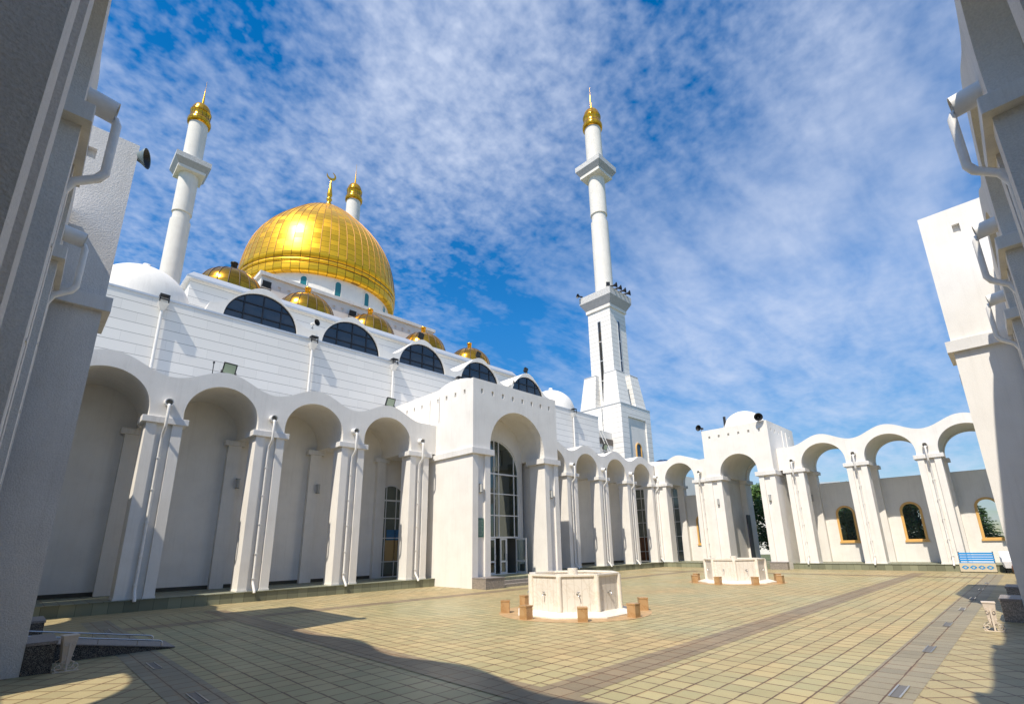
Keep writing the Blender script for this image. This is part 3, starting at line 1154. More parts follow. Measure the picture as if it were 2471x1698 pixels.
def gatehouse(label, loc, rz, u0, u1, v0, v1, top, half, spring, rise_c, name, cat, nf, ns, nw, dome, plinth, mat='white', closed_back=None, backwall=True, floor=0.43):
    t = thing(name, label, cat, loc, rz)
    uc = (u0 + u1) / 2
    CB0, CB1 = spring - 0.33, spring
    # piers: pilastered fronts, plain sides
    pd = 1.35
    for a, b in ((u0, uc - half), (uc + half, u1)):
        p = MB()
        p.prism(pier_poly(a, b, v0, pd), 0.0, CB0)
        outer = u0 if a == u0 else u1
        inner = b if a == u0 else a
        ws = sorted((outer, outer + (0.75 if a == u0 else -0.75)))
        p.box(ws[0], ws[1], v0 + pd, v1 - pd, 0.0, CB0)
        p.box(a, b, v1 - pd, v1, 0.0, CB0)
        o = p.build('pier', M[mat], t)
        c = MB()
        g = 0.13
        c.box(a - (g if a == u0 else 0.22), b + (g if b == u1 else 0.22), v0 - g, v0 + pd + 0.12, CB0, CB1)
        e0, e1 = sorted((outer + (-g if a == u0 else g), outer + (0.80 if a == u0 else -0.80)))
        c.box(e0, e1, v0 + pd + 0.12, v1 - pd - 0.12, CB0, CB1)
        c.box(a - (g if a == u0 else 0.22), b + (g if b == u1 else 0.22), v1 - pd - 0.12, v1 + g, CB0, CB1)
        c.build('band', M['cap'], o)
    # upper block with the arch through it
    w = MB()
    lo = [(u0, CB1)] + arch_pts(uc, half, CB1, 32, rise_c) + [(u1, CB1)]
    zb = top - 0.95
    rib = 0.6
    chain_wall(w, lo, [zb] * len(lo), v0, v0 + rib, True, False, False)
    lo2 = [(u0, CB1)] + arch_pts(uc, half + 0.12, CB1, 32, rise_c) + [(u1, CB1)]
    vb = v1 - rib
    chain_wall(w, lo2, [zb] * len(lo2), v0 + rib, vb, False, False, False)
    chain_wall(w, lo, [zb] * len(lo), vb, v1, False, True, False)
    for v in (v0 + rib, vb):
        for i in range(len(lo) - 1):
            a, b, c_, d = lo[i], lo[i + 1], lo2[i + 1], lo2[i]
            w.quad((a[0], v, a[1]), (b[0], v, b[1]), (c_[0], v, c_[1]), (d[0], v, d[1]))
    for u in (u0, u1):
        w.quad((u, v0, CB1), (u, v1, CB1), (u, v1, zb), (u, v0, zb))
    L = u1 - u0
    h0, h1 = top - 0.84, top - 0.56
    holed_face(w, (u0, v0), (1, 0), (0, 1), L, zb, top, [L / 2 + (i - (nf - 1) / 2) * nw for i in range(nf)], 0.17, h0, h1, 0.13)
    D_ = v1 - v0
    side = [0.80 + i * 0.89 for i in range(ns)]
    holed_face(w, (u0, v0), (0, 1), (1, 0), D_, zb, top, side, 0.17, h0, h1, 0.13)
    holed_face(w, (u1, v0), (0, 1), (-1, 0), D_, zb, top, side, 0.17, h0, h1, 0.13)
    w.quad((u0, v1, zb), (u1, v1, zb), (u1, v1, top), (u0, v1, top))
    w.quad((u0, v0, top), (u1, v0, top), (u1, v1, top), (u0, v1, top))
    w.build('upper_wall', M[mat], t)
    # small white dome on the roof
    r, zc, vc = dome
    d = MB()
    d.lathe([(r, top), (r, zc)] + [(r * math.cos(PI / 2 * i / 14), zc + r * math.sin(PI / 2 * i / 14)) for i in range(1, 14)] + [(0.001, zc + r)], 40, (uc, vc))
    d.build('dome', M['white'], t)
    # roof drain slots down the side wall
    s = MB()
    for k in (3.3, 4.3):
        if k < D_ - 0.5:
            for u, sgn in ((u0, -1), (u1, 1)):
                s.tube([(u + sgn * 0.04, v0 + k, top - 0.45), (u + sgn * 0.04, v0 + k, HC1 + 2.0)], 0.035, 8)
    s.build('roof_drain', M['pipe'], t)
    fl = MB()
    fl.box(uc - half + 0.005, uc + half - 0.005, v0 + 0.05, v1, 0.0, floor)
    fl.build('threshold', M['step'], t)
    for a, b in ((u0, uc - half), (uc + half, u1)):
        pl = MB()
        pp = plinth
        pl.bbox(a - (0.02 if a == u0 else 0.0), b + (0.02 if b == u1 else 0.0), v0 - pp, v0 - 0.004, 0.0, 0.50, 0.008)
        po = pl.build('plinth', M['granite'] if mat == 'white_rough' else M['granite_grey'], t)
        tp = MB()
        tp.bbox(a - 0.03 if a == u0 else a - 0.01, b + 0.03 if b == u1 else b + 0.01, v0 - pp - 0.02, v0 - 0.004, 0.502, 0.56, 0.006)
        tp.build('plinth_slab', M['granite_top'], po)
    return t


gate = gatehouse('sunlit white gatehouse with small white dome at the far side of the court', (XF, 0, 0), R(-90),
                 -19.041, -13.464, -1.142, 5.29, 11.70, 1.545, 7.57, 7.74, 'gatehouse', 'gatehouse', 6, 6, 0.845, (1.85, 11.62, 1.66), 0.42)
gateL = gatehouse('shaded white gatehouse on the left side with two dark granite plinths', (XL, 0, 0), R(90),
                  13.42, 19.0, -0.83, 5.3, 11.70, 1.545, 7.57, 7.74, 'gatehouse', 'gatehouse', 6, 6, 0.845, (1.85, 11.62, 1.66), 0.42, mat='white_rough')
gateR = gatehouse('white gatehouse at the right edge, its left flank in full sun', (0, YN, 0), R(180),
                  -24.0, -18.42, -1.26, 5.3, 11.70, 1.545, 7.57, 7.74, 'gatehouse', 'gatehouse', 6, 6, 0.845, (1.85, 11.62, 1.66), 0.42)
portal = gatehouse('tall white entrance portal with glazed arch projecting from the mosque', (0, YM, 0), 0,
                   17.566, 24.868, -3.543, 5.2, 11.70, 2.34, 7.53, 7.80, 'entrance_portal', 'portal', 8, 8, 0.85, (2.75, 10.85, 1.4), 1.1)
for g in ('group',):
    for o in (gate, gateL, gateR):
        o[g] = 'domed gatehouses in the middle of the court sides'

# glazed wall and doors inside the entrance portal
vg = -1.30
uc = 21.217
w = MB()
lo = [(uc - 2.34, 0.0)] + [(uc - 2.2, 0.0)]
low = [(uc - 2.52, 1.0), (uc - 2.2, 1.0)] + arch_pts(uc, 2.2, 6.62, 28) + [(uc + 2.2, 1.0), (uc + 2.52, 1.0)]
chain_wall(w, low, [10.4] * len(low), vg + 0.0, vg + 0.3, True, True, False)
w.build('inner_wall', M['white'], portal)
fr = MB()
ring_frame(fr, uc, 2.2, 0.43, 6.62, 0.07, vg + 0.06, vg + 0.16, 24)
for x in (0.04, 0.44, 1.80, -0.36, -1.72):
    zt = 6.62 + math.sqrt(max(0, 2.15 ** 2 - x * x))
    fr.box(uc + x - 0.03, uc + x + 0.03, vg + 0.07, vg + 0.15, 2.66, zt)
for z, h in ((2.66, 0.10), (4.0, 0.06), (5.35, 0.06), (6.62, 0.10)):
    fr.box(uc - 2.15, uc + 2.15, vg + 0.065, vg + 0.155, z - h / 2, z + h / 2)
gf = fr.build('glazing', M['white_frame'], portal)
pn = MB()
arch_pane(pn, uc, 2.15, 2.7, 6.62, vg + 0.11, 24)
pn.build('pane', M['glass_green'], gf)


def door_leaf(parent, hx, width, ang, name='door'):
    d = MB()
    z0, z1 = 0.45, 2.60
    for a, b, c_, e in ((0, 0.10, z0, z1), (width - 0.10, width, z0, z1), (0.10, width - 0.10, z0, z0 + 0.14), (0.10, width - 0.10, z1 - 0.10, z1), (0.10, width - 0.10, 1.16, 1.26)):
        d.box(a, b, -0.03, 0.03, c_, e)
    o = d.build(name, M['white_frame'], parent, (hx, vg + 0.11, 0))
    o.rotation_euler = (0, 0, ang)
    p = MB()
    p.quad((0.1, 0, z0 + 0.14), (width - 0.1, 0, z0 + 0.14), (width - 0.1, 0, z1 - 0.1), (0.1, 0, z1 - 0.1))
    p.build('pane', M['glass'], o)
    h = MB()
    h.tube([(width - 0.05, -0.04, 1.25), (width - 0.05, -0.10, 1.28), (width - 0.05, -0.10, 1.62), (width - 0.05, -0.04, 1.65)], 0.015, 6)
    h.build('handle', M['steel'], o)
    return o


door_leaf(portal, uc - 0.80, 0.94, 0.0)
door_leaf(portal, uc + 0.53, 0.56, R(0.5))
door_leaf(portal, uc + 1.12, 0.80, R(78))
door_leaf(portal, uc + 1.93, 0.98, R(180 + 88))
door_leaf(portal, uc - 1.74, 0.90, 0.0)
rm = MB()
rm.box(uc - 2.3, uc + 2.3, vg + 4.4, vg + 4.5, 0.43, 9.0)
rm.box(uc - 2.42, uc + 2.42, vg + 0.32, vg + 4.5, 9.0, 9.1)
rm.box(uc - 2.4, uc - 2.3, vg + 0.32, vg + 4.4, 0.43, 9.0)
rm.box(uc + 2.3, uc + 2.4, vg + 0.32, vg + 4.4, 0.43, 9.0)
rm.build('lobby_wall', M['room_dark'], portal)
rm = MB()
rm.box(uc - 2.3, uc + 2.3, -3.4, vg + 4.4, 0.43, 0.45)
rm.build('lobby_floor', M['pave_green'], portal)
st = MB()
st.box(uc - 2.3, uc + 2.3, -4.30, -3.56, 0.0, 0.15)
st.box(uc - 2.3, uc + 2.3, -3.95, -3.55, 0.15, 0.30)
st.build('stair', M['granite_grey'], portal)

# arched window in the mosque's porch wall beside the portal
def porch_window(cx):
    fr_ = MB()
    v = 3.55
    ring_frame(fr_, cx, 0.98, HS, 5.05, 0.07, v - 0.06, v - 0.002, 20)
    for x in (-0.36, 0.36):
        fr_.box(cx + x - 0.025, cx + x + 0.025, v - 0.05, v - 0.004, HS + 0.07, 5.05 + math.sqrt(0.92 ** 2 - x * x))
    for z, h in ((1.35, 0.05), (2.75, 0.05), (3.95, 0.05), (5.05, 0.10)):
        fr_.box(cx - 0.93, cx + 0.93, v - 0.052, v - 0.0035, z - h / 2, z + h / 2)
    f = fr_.build('window', M['white_frame'], arcL)
    p = MB()
    arch_pane(p, cx, 0.94, HS + 0.05, 5.05, v - 0.02, 20)
    p.build('pane', M['window_dim'], f)
    return f


M['window_dim'] = plain('dim greenish glass', (0.12, 0.14, 0.12), 0.06, noise=0.15, nscale=0.8, spec=0.8)
pw = porch_window(16.72)
q = MB()
q.box(16.42, 17.30, 3.50, 3.525, 1.4, 2.62)
q.build('cupboard', M['beige'], pw)
q = MB()
q.box(16.50, 17.34, 3.50, 3.525, 2.62, 3.25)
q.build('blue_board', M['blue_board'], pw)
q = MB()
q.add([(16.06 + x, 3.495, z) for x, z in [(-0.11, 1.50), (0.11, 1.50), (0.13, 1.58), (0.13, 1.86), (0.10, 1.90), (0.13, 1.94), (0.13, 2.18), (0.09, 2.25), (0.045, 2.27), (0.045, 2.48), (-0.045, 2.48), (-0.045, 2.27), (-0.09, 2.25), (-0.13, 2.18), (-0.13, 1.94), (-0.10, 1.90), (-0.13, 1.86), (-0.13, 1.58)]], [tuple(range(18))])
q.build('bottle_cutout', M['paleblue'], pw)

# chamfered glazed corner where the porch meets the far arcade
corner = thing('corner_glazing', 'tall gridded glass wall with a door in the far corner of the court', 'glazing', (45.2, 28.26, 0), math.atan2(-3.9, 2.05))
Lc = math.hypot(3.9, 2.05)
fr = MB()
for i in range(8):
    x = Lc * i / 7
    fr.box(x - 0.03, x + 0.03, -0.05, 0.05, HS, 7.55)
for z in (1.35, 2.75, 4.15, 5.45, 6.6, 7.52, HS + 0.03):
    fr.box(0, Lc, -0.045, 0.045, z - 0.03, z + 0.03)
fr.build('frame', M['white_frame'], corner)
p = MB()
p.quad((0, 0.0, HS), (Lc, 0.0, HS), (Lc, 0.0, 7.55), (0, 0.0, 7.55))
p.build('pane', M['window_dim'], corner)
p = MB()
p.quad((0.04, -0.02, HS + 0.06), (1.92, -0.02, HS + 0.06), (1.92, -0.02, 2.72), (0.04, -0.02, 2.72))
p.build('wood_panel', M['wood'], corner)
p = MB()
for x in (2.95, 3.62):
    p.box(x - 0.05, x + 0.05, -0.09, -0.05, HS, 2.62)
p.box(3.0, 3.57, -0.088, -0.052, 2.5, 2.6)
p.box(3.0, 3.57, -0.088, -0.052, HS + 0.02, HS + 0.14)
dr = p.build('door', M['white_frame'], corner)
p = MB()
p.tube([(3.5, -0.09, 1.3), (3.5, -0.15, 1.34), (3.5, -0.15, 1.66), (3.5, -0.09, 1.7)], 0.016, 6)
p.build('handle', M['steel'], dr)
p = MB()
p.box(0, Lc, -0.06, 0.1, 7.56, 10.3)
p.build('lintel', M['white'], corner)

# dark metal door leaf standing open in the far gatehouse, gate parts
gd = MB()
gd.box(-17.56, -17.50, 2.6, 3.35, 0.5, 4.4)
gdo = gd.build('door', M['gate_metal'], gate)
gs = MB()
for k in range(5):
    gs.box(-17.60, -17.565, 2.63 + k * 0.165, 2.70 + k * 0.165, 0.6, 4.3)
gs.build('door_rail', M['gate_metal'], gdo)

# ------------------------------------------------------------------ mosque
MX, MY = 21.217, 54.7
mosque = thing('mosque', 'large white mosque with a ribbed golden dome, five small gold domes and lunette windows', 'mosque', (MX, MY, 0))
OFF = (-MX, -MY, 0)


def mpart(mb_, name, mat, parent=None):
    if parent is None:
        return mb_.build(name, mat, mosque, OFF)
    return mb_.build(name, mat, parent)


YT = 30.0
w = MB()
w.box(-3.0, 42.06, YT, 62.0, 8.6, 15.08)
lower = mpart(w, 'clad_wall', M['clad'])
w = MB()
w.box(-3.03, 42.09, YT - 0.04, YT + 0.5, 15.085, 15.20)
w.build('coping', M['coping'], lower)
w = MB()
w.box(-3.0, 42.06, YT - 1.55, 62, 8.0, 8.58)
mpart(w, 'porch_roof', M['roof'])
# recessed service wall towards the minaret with a louvre
w = MB()
w.box(42.065, 49.6, 33.0, 36.0, 0.0, 14.95)
sw = mpart(w, 'service_wall', M['white'])
w = MB()
for k in range(7):
    w.box(42.3, 49.5, 32.93, 32.995, 13.36 + k * 0.11, 13.42 + k * 0.11)
w.build('louvre', M['louvre'], sw)
# tinted glass lunettes between a wavy wall and barrel roofs running back to the upper box
LC = [8.95, 15.09, 21.22, 27.35, 33.49]
YW = 32.0


def lun_top(u):
    if u < LC[0] - 3.07 or u > LC[-1] + 3.07:
        return 15.9
    k = min(LC, key=lambda c: abs(c - u))
    return 17.62 + 0.98 * math.cos(2 * PI * (u - k) / 6.135) if abs(u - k) < 3.07 else 16.64


low = []
ulo, uhi = LC[0] - 3.4, LC[-1] + 3.4
cur = ulo
low.append((ulo, 15.0))
for c in LC:
    st_ = c - 2.22
    for k in range(1, 6):
        low.append((cur + (st_ - cur) * k / 6, 15.0))
    low += arch_pts(c, 2.22, 15.0, 32, 15.95)
    cur = c + 2.22
for k in range(1, 7):
    low.append((cur + (uhi - cur) * k / 6, 15.0))
w = MB()
chain_wall(w, low, [lun_top(u) for u, z in low], YW, YW + 0.35, True, False, True)
chain_wall(w, [(u, 15.0) for u, z in low], [lun_top(u) for u, z in low], YW + 0.35, 37.2, False, True, True)
mpart(w, 'lunette_wall', M['white'])
for c in LC:
    f = MB()
    ring_frame(f, c, 2.21, 15.05, 15.95, 0.05, YW + 0.10, YW + 0.2, 28)
    for x in (-1.13, 0.0, 1.13):
        f.box(c + x - 0.035, c + x + 0.035, YW + 0.09, YW + 0.21, 15.1, 15.95 + math.sqrt(2.17 ** 2 - x * x))
    for z in (16.58, 17.36):
        hw = math.sqrt(2.17 ** 2 - (z - 15.95) ** 2)
        f.box(c - hw, c + hw, YW + 0.085, YW + 0.215, z - 0.035, z + 0.035)
    fo = mpart(f, 'lunette_window', M['darkframe'])
    p = MB()
    arch_pane(p, c, 2.18, 15.06, 15.95, YW + 0.15, 28)
    p.build('pane', M['tint'], fo)
# upper box
w = MB()
w.box(5.6, 36.84, 37.35, 70.0, 14.5, 20.35)
ub = mpart(w, 'upper_box', M['clad'])
w = MB()
w.frustum(0, 0, 0, 1, 1, 1)
w = MB()
x0, x1, y0, y1 = 5.33, 37.11, 37.08, 70.3
w.hexa([(x0, y0, 20.35), (x1, y0, 20.35), (x1, y1, 20.35), (x0, y1, 20.35), (x0, y0, 20.50), (x1, y0, 20.50), (x1, y1, 20.50), (x0, y1, 20.50)])
w.hexa([(x0 + 0.03, y0 + 0.03, 20.504), (x1 - 0.03, y0 + 0.03, 20.504), (x1 - 0.03, y1 - 0.03, 20.504), (x0 + 0.03, y1 - 0.03, 20.504),
        (x0 + 0.40, y0 + 0.40, 21.0), (x1 - 0.40, y0 + 0.40, 21.0), (x1 - 0.40, y1 - 0.40, 21.0), (x0 + 0.40, y1 - 0.40, 21.0)])
w.build('parapet', M['coping'], ub)
# square podium below the drum
w = MB()
px0, px1, py0, py1 = 11.85, 30.58, 44.3, 63.2
nich = [13.45 - px0 + 0.87 * i for i in range(20)]
holed_face(w, (px0, py0), (1, 0), (0, 1), px1 - px0, 19.5, 26.2, nich, 0.26, 25.15, 25.55, 0.10)
holed_face(w, (px0, py0), (0, 1), (1, 0), py1 - py0, 19.5, 26.2, [1.6 + 0.87 * i for i in range(18)], 0.26, 25.15, 25.55, 0.10)
w.quad((px1, py0, 19.5), (px1, py1, 19.5), (px1, py1, 26.2), (px1, py0, 26.2))
w.quad((px0, py1, 19.5), (px1, py1, 19.5), (px1, py1, 26.2), (px0, py1, 26.2))
pod = mpart(w, 'podium', M['white'])
w = MB()
w.box(px0 - 0.2, px1 + 0.2, py0 - 0.2, py1 + 0.2, 26.2, 26.55)
w.build('cornice', M['cap'], pod)
w = MB()
w.tube([(23.9, py0 - 0.06, 26.1), (23.9, py0 - 0.06, 20.9)], 0.06, 8)
w.build('podium_drain', M['pipe'], pod)
# drum with little arched windows
w = MB()
w.lathe([(8.12, 26.5), (8.12, 30.3)], 96, (0, 0), True, False)
drum = w.build('drum', M['white'], mosque)
for i in range(15):
    a = 2 * PI * i / 15 + R(21.0)
    f = MB()
    pts = [(-0.30, 27.95)] + arch_pts(0, 0.30, 29.3, 10) + [(0.30, 27.95)]
    ca, sa = math.cos(a), math.sin(a)
    rr = 8.17

    def W(u, z, d=0.0):
        return (ca * (rr + d) - sa * u, sa * (rr + d) + ca * u, z)
    f.add([W(u, z) for u, z in pts], [tuple(range(len(pts)))])
    fo = f.build('drum_window', M['teal'], drum)
    g = MB()
    m = len(pts)
    for k in range(m):
        a0, b0 = pts[k], pts[(k + 1) % m]

        def ex(p_):
            return (p_[0] * 1.25, 28.6 + (p_[1] - 28.6) * 1.08)
        a1, b1 = ex(a0), ex(b0)
        g.quad(W(*a0, 0.03), W(*b0, 0.03), W(*b1, 0.03), W(*a1, 0.03))
        g.quad(W(*a0, 0.03), W(*b0, 0.03), W(*b0, -0.06), W(*a0, -0.06))
        g.quad(W(*a1, 0.03), W(*b1, 0.03), W(*b1, -0.06), W(*a1, -0.06))
    g.build('surround', M['white'], fo)
# main dome
DPROF = [(8.55, 29.95), (8.68, 30.02), (8.74, 30.3), (8.76, 30.9), (8.76, 30.93), (8.68, 30.95), (8.68, 31.07), (8.80, 31.09), (8.81, 31.42), (8.74, 31.44), (8.74, 31.56), (8.82, 31.58),
         (8.82, 32.2), (8.70, 33.1), (8.56, 34.0), (8.37, 35.0), (8.10, 36.0), (7.90, 36.5), (7.68, 37.0), (7.42, 37.5), (7.12, 38.0), (6.79, 38.5), (6.42, 39.0), (6.01, 39.5), (5.57, 40.0), (5.10, 40.5), (4.61, 41.0), (4.12, 41.5), (3.63, 42.0), (2.64, 42.8), (1.70, 43.5), (0.95, 44.0), (0.5, 44.3), (0.18, 44.7)]
w = MB()
w.lathe(DPROF, 120, (0, 0), True, True)
dome = w.build('main_dome', M['gold_dome'], mosque)
w = MB()
for i in range(60):
    a = 2 * PI * (i + 0.02) / 60
    pts = [(math.cos(a) * (r + 0.015), math.sin(a) * (r + 0.015), z) for r, z in DPROF[12:-1]]
    w.tube(pts, 0.022, 4, True, False)
w.build('seam', M['seam_gold'], dome)
w = MB()
w.lathe([(8.695, 30.96), (8.695, 31.06)], 96, (0, 0), True, False)
w.lathe([(8.755, 31.45), (8.755, 31.55)], 96, (0, 0), True, False)
w.build('gap_shade', M['gold_dark'], dome)  # shade of the two recessed gaps, painted as dark brown rings
w = MB()
w.lathe([(0.34, 44.45), (0.36, 44.7), (0.2, 44.95), (0.28, 45.15), (0.36, 45.35), (0.28, 45.55), (0.17, 45.7), (0.30, 45.85), (0.33, 46.1), (0.22, 46.9), (0.10, 48.0), (0.05, 48.3)], 20)
fin = w.build('finial', M['gold'], dome)
w = MB()
# crescent standing in the plane across the mosque's front
n = 26
outer, inner = [], []
for i in range(n + 1):
    t = R(-228 + 276 * i / n)
    outer.append((0.62 * math.cos(t), 0.62 * math.sin(t)))
    k = i / n
    th = 0.30 * math.sin(PI * k)
    inner.append(((0.62 - th - 0.004) * math.cos(t), (0.62 - th - 0.004) * math.sin(t)))
czz = 48.95
for d0, d1 in ((-0.05, 0.05),):
    for i in range(n):
        a, b, c_, d = outer[i], outer[i + 1], inner[i + 1], inner[i]
        ro = R(28)

        def Q(p_, dd):
            x = p_[0] * math.cos(ro) - p_[1] * math.sin(ro)
            z = p_[0] * math.sin(ro) + p_[1] * math.cos(ro)
            return (x, dd, czz + z)
        w.quad(Q(a, d0), Q(b, d0), Q(c_, d0), Q(d, d0))
        w.quad(Q(a, d1), Q(d, d1), Q(c_, d1), Q(b, d1))
        w.quad(Q(a, d0), Q(a, d1), Q(b, d1), Q(b, d0))
        w.quad(Q(d, d0), Q(c_, d0), Q(c_, d1), Q(d, d1))
w.build('crescent', M['gold'], fin)
# five small gold domes behind the lunettes
for c in (9.0, 15.05, 21.22, 27.47, 33.84):
    w = MB()
    rr = 2.45
    w.lathe([(rr, -1.2), (rr, 0.0)] + [(rr * math.cos(PI / 2 * i / 12), 2.35 * math.sin(PI / 2 * i / 12)) for i in range(1, 12)] + [(0.25, 2.35)], 40)
    d = w.build('small_dome', M['gold_small'], mosque, (c - MX, 41.6 - MY, 21.85))
    s = MB()
    for i in range(20):
        a = 2 * PI * i / 20
        s.tube([(math.cos(a) * (rr * math.cos(PI / 2 * k / 12) + 0.01), math.sin(a) * (rr * math.cos(PI / 2 * k / 12) + 0.01), 2.35 * math.sin(PI / 2 * k / 12) + 0.005) for k in range(0, 12)], 0.03, 4, True, False)
    s.build('seam', M['gold_dark'], d)
    s = MB()
    s.lathe([(0.24, 2.2), (0.24, 3.0), (0.29, 3.01), (0.29, 3.1), (0.02, 3.12)], 16)
    s.build('finial', M['gold'] if c > 10 else M['black'], d)
# white corner domes on the lower roof
for c in (2.88, 39.55):
    w = MB()
    rr = 2.55
    w.lathe([(rr, -1.5)] + [(rr * math.cos(PI / 2 * i / 14), rr * 0.97 * math.sin(PI / 2 * i / 14)) for i in range(0, 14)] + [(0.05, rr * 0.97)], 44)
    d = w.build('corner_dome', M['white'], mosque, (c - MX, 34.33 - MY, 16.1))
    s = MB()
    s.lathe([(0.20, 2.4), (0.20, 2.80), (0.02, 2.81)], 14)
    s.build('finial', M['white'], d)
# rain heads and pipes on the clad wall
for x, zb in ((3.48, 10.6), (11.45, 9.3), (17.3, 9.3), (23.2, 9.3), (31.8, 9.3), (37.72, 9.3)):
    h = MB()
    yb = YT - 0.02
    h.hexa([(x - 0.10, yb - 0.2, 14.42), (x + 0.10, yb - 0.2, 14.42), (x + 0.10, yb, 14.42), (x - 0.10, yb, 14.42),
            (x - 0.24, yb - 0.42, 14.78), (x + 0.24, yb - 0.42, 14.78), (x + 0.24, yb, 14.78), (x - 0.24, yb, 14.78)])
    h.tube([(x, yb - 0.12, 14.5), (x, yb - 0.12, zb)], 0.075, 10)
    ho = mpart(h, 'rain_pipe', M['pipe'])
    k = MB()
    for a, b in ((-0.22, -0.17), (0.17, 0.22)):
        k.box(x + a, x + b, yb - 0.40, yb - 0.34, 14.79, 15.22)
    k.box(x - 0.22, x + 0.22, yb - 0.40, yb - 0.34, 14.95, 14.99)
    k.box(x - 0.22, x + 0.22, yb - 0.42, yb - 0.02, 15.205, 15.25)
    k.build('outlet', M['black'], ho)


# ------------------------------------------------------------------ minarets
def minaret(label, loc):
    t = thing('minaret', label, 'minaret', loc, 0, 'tall white minarets with gilded tops')
    b = MB()
    h = 3.30
    # base with a recessed panel on the side facing the court
    b.box(-h, h, -h + 0.22, h, 0.0, 18.45)
    b.box(-h, -1.85, -h, -h + 0.22, 0.0, 18.45)
    b.box(2.15, h, -h, -h + 0.22, 0.0, 18.45)
    b.box(-1.85, 2.15, -h, -h + 0.22, 17.0, 18.45)
    base = b.build('base', M['clad_t'], t)
    e = MB()
    e.box(-h - 0.05, h + 0.05, -h - 0.05, h + 0.05, 18.452, 18.55)
    e.build('coping', M['coping'], base)
    pn_ = MB()
    pn_.box(-1.84, 2.14, -h + 0.19, -h + 0.215, 0.0, 16.99)
    pn_.build('panel', M['white'], base)
    wf = MB()
    ring_frame(wf, 0.15, 0.62, 10.8, 13.35, 0.14, -h + 0.06, -h + 0.19)
    wo = wf.build('window', M['orange'], base)
    wf = MB()
    arch_pane(wf, 0.15, 0.5, 10.9, 13.35, -h + 0.15)
    wf.build('pane', M['tint'], wo)
    wf = MB()
    wf.tube([(-h - 0.08, -0.6, 18.3), (-h - 0.08, -0.6, 9.0)], 0.035, 6)
    wf.build('cable', M['grey_metal'], base)
    # four battered corner buttresses
    for sx in (-1, 1):
        for sy in (-1, 1):
            k = MB()
            o0, o1, i0 = 3.02, 2.48, 0.62
            z0, z1 = 18.56, 23.05

            def P(x, y, z):
                return (sx * x, sy * y, z)
            k.hexa([P(i0, i0, z0), P(o0, i0, z0), P(o0, o0, z0), P(i0, o0, z0), P(i0, i0, z1), P(o1, i0, z1), P(o1, o1, z1), P(i0, o1, z1)])
            ko = k.build('buttress', M['clad_t'], t)
            k = MB()
            k.hexa([P(i0, i0, z1 + .002), P(o1 + .04, i0, z1 + .002), P(o1 + .04, o1 + .04, z1 + .002), P(i0, o1 + .04, z1 + .002), P(i0, i0, z1 + .07), P(o1, i0, z1 + .07), P(o1, o1, z1 + .07), P(i0, o1, z1 + .07)])
            k.build('buttress_cap', M['coping'], ko)
    s = MB()
    s.frustum(0, 0, 18.5, 1.80, 32.25, 1.78)
    shaft = s.build('shaft', M['clad_t'], t)
    for ang in range(4):
        q_ = MB()
        a = ang * PI / 2
        ca, sa = math.cos(a), math.sin(a)

        def T(x, y, z):
            return (x * ca - y * sa, x * sa + y * ca, z)
        y = -1.815
        q_.hexa([T(-0.20, y, 19.6), T(0.20, y, 19.6), T(0.20, y + .04, 19.6), T(-0.20, y + .04, 19.6), T(-0.20, y, 30.6), T(0.20, y, 30.6), T(0.20, y + .04, 30.6), T(-0.20, y + .04, 30.6)])
        qo = q_.build('slit_window', M['tint'], shaft)
        q_ = MB()
        for x in (-0.27, 0.21):
            q_.hexa([T(x, y - .03, 19.55), T(x + .06, y - .03, 19.55), T(x + .06, y + .03, 19.55), T(x, y + .03, 19.55), T(x, y - .03, 30.65), T(x + .06, y - .03, 30.65), T(x + .06, y + .03, 30.65), T(x, y + .03, 30.65)])
        for z in (22.3, 25.0, 27.7, 30.6):
            q_.hexa([T(-.21, y - .02, z), T(.21, y - .02, z), T(.21, y + .03, z), T(-.21, y + .03, z), T(-.21, y - .02, z + .12), T(.21, y - .02, z + .12), T(.21, y + .03, z + .12), T(-.21, y + .03, z + .12)])
        q_.build('frame', M['coping'], qo)

    def gallery(zr, ar, z1, a1, z2, nm):
        g = MB()
        g.box(-ar, ar, -ar, ar, zr, zr + 0.42)
        go = g.build(nm, M['white'], t)
        g = MB()
        g.frustum(0, 0, zr + 0.422, ar, z1, a1)
        g.build('soffit', M['grey_panel'], go)
        g = MB()
        g.box(-a1, a1, -a1, a1, z1 + 0.002, z2)
        g.build('parapet', M['stone_clad'], go)
    gallery(32.25, 1.95, 33.72, 2.52, 34.68, 'lower_gallery')
    c = MB()
    c.lathe([(1.24, 34.5), (1.22, 46.7)], 48, cap=True)
    c.lathe([(1.05, 46.7), (1.05, 47.95)], 48, cap=False)
    c.build('lower_cylinder', M['white'], t)
    c = MB()
    c.lathe([(1.20, 47.95), (1.20, 54.3)], 48, cap=True)
    c.build('middle_cylinder', M['white'], t)
    gallery(54.25, 1.68, 55.5, 2.16, 56.3, 'upper_gallery')
    c = MB()
    c.lathe([(1.22, 56.2), (1.22, 63.4)], 48, cap=False)
    c.build('upper_cylinder', M['white'], t)
    c = MB()
    c.lathe([(1.24, 63.25), (1.46, 63.35), (1.52, 63.7), (1.50, 64.05), (1.34, 64.3), (1.28, 64.45), (1.28, 65.35), (1.36, 65.42), (1.36, 65.6), (1.26, 65.66), (1.24, 65.95), (1.14, 66.35), (0.94, 66.72), (0.66, 67.0), (0.3, 67.2), (0.16, 67.35)], 40)
    g = c.build('gilded_cap', M['gold_cap'], t)
    c = MB()
    for i in range(16):
        a = 2 * PI * i / 16
        c.tube([(math.cos(a) * r_, math.sin(a) * r_, z_) for r_, z_ in [(1.29, 64.5), (1.29, 65.3)]], 0.02, 4)
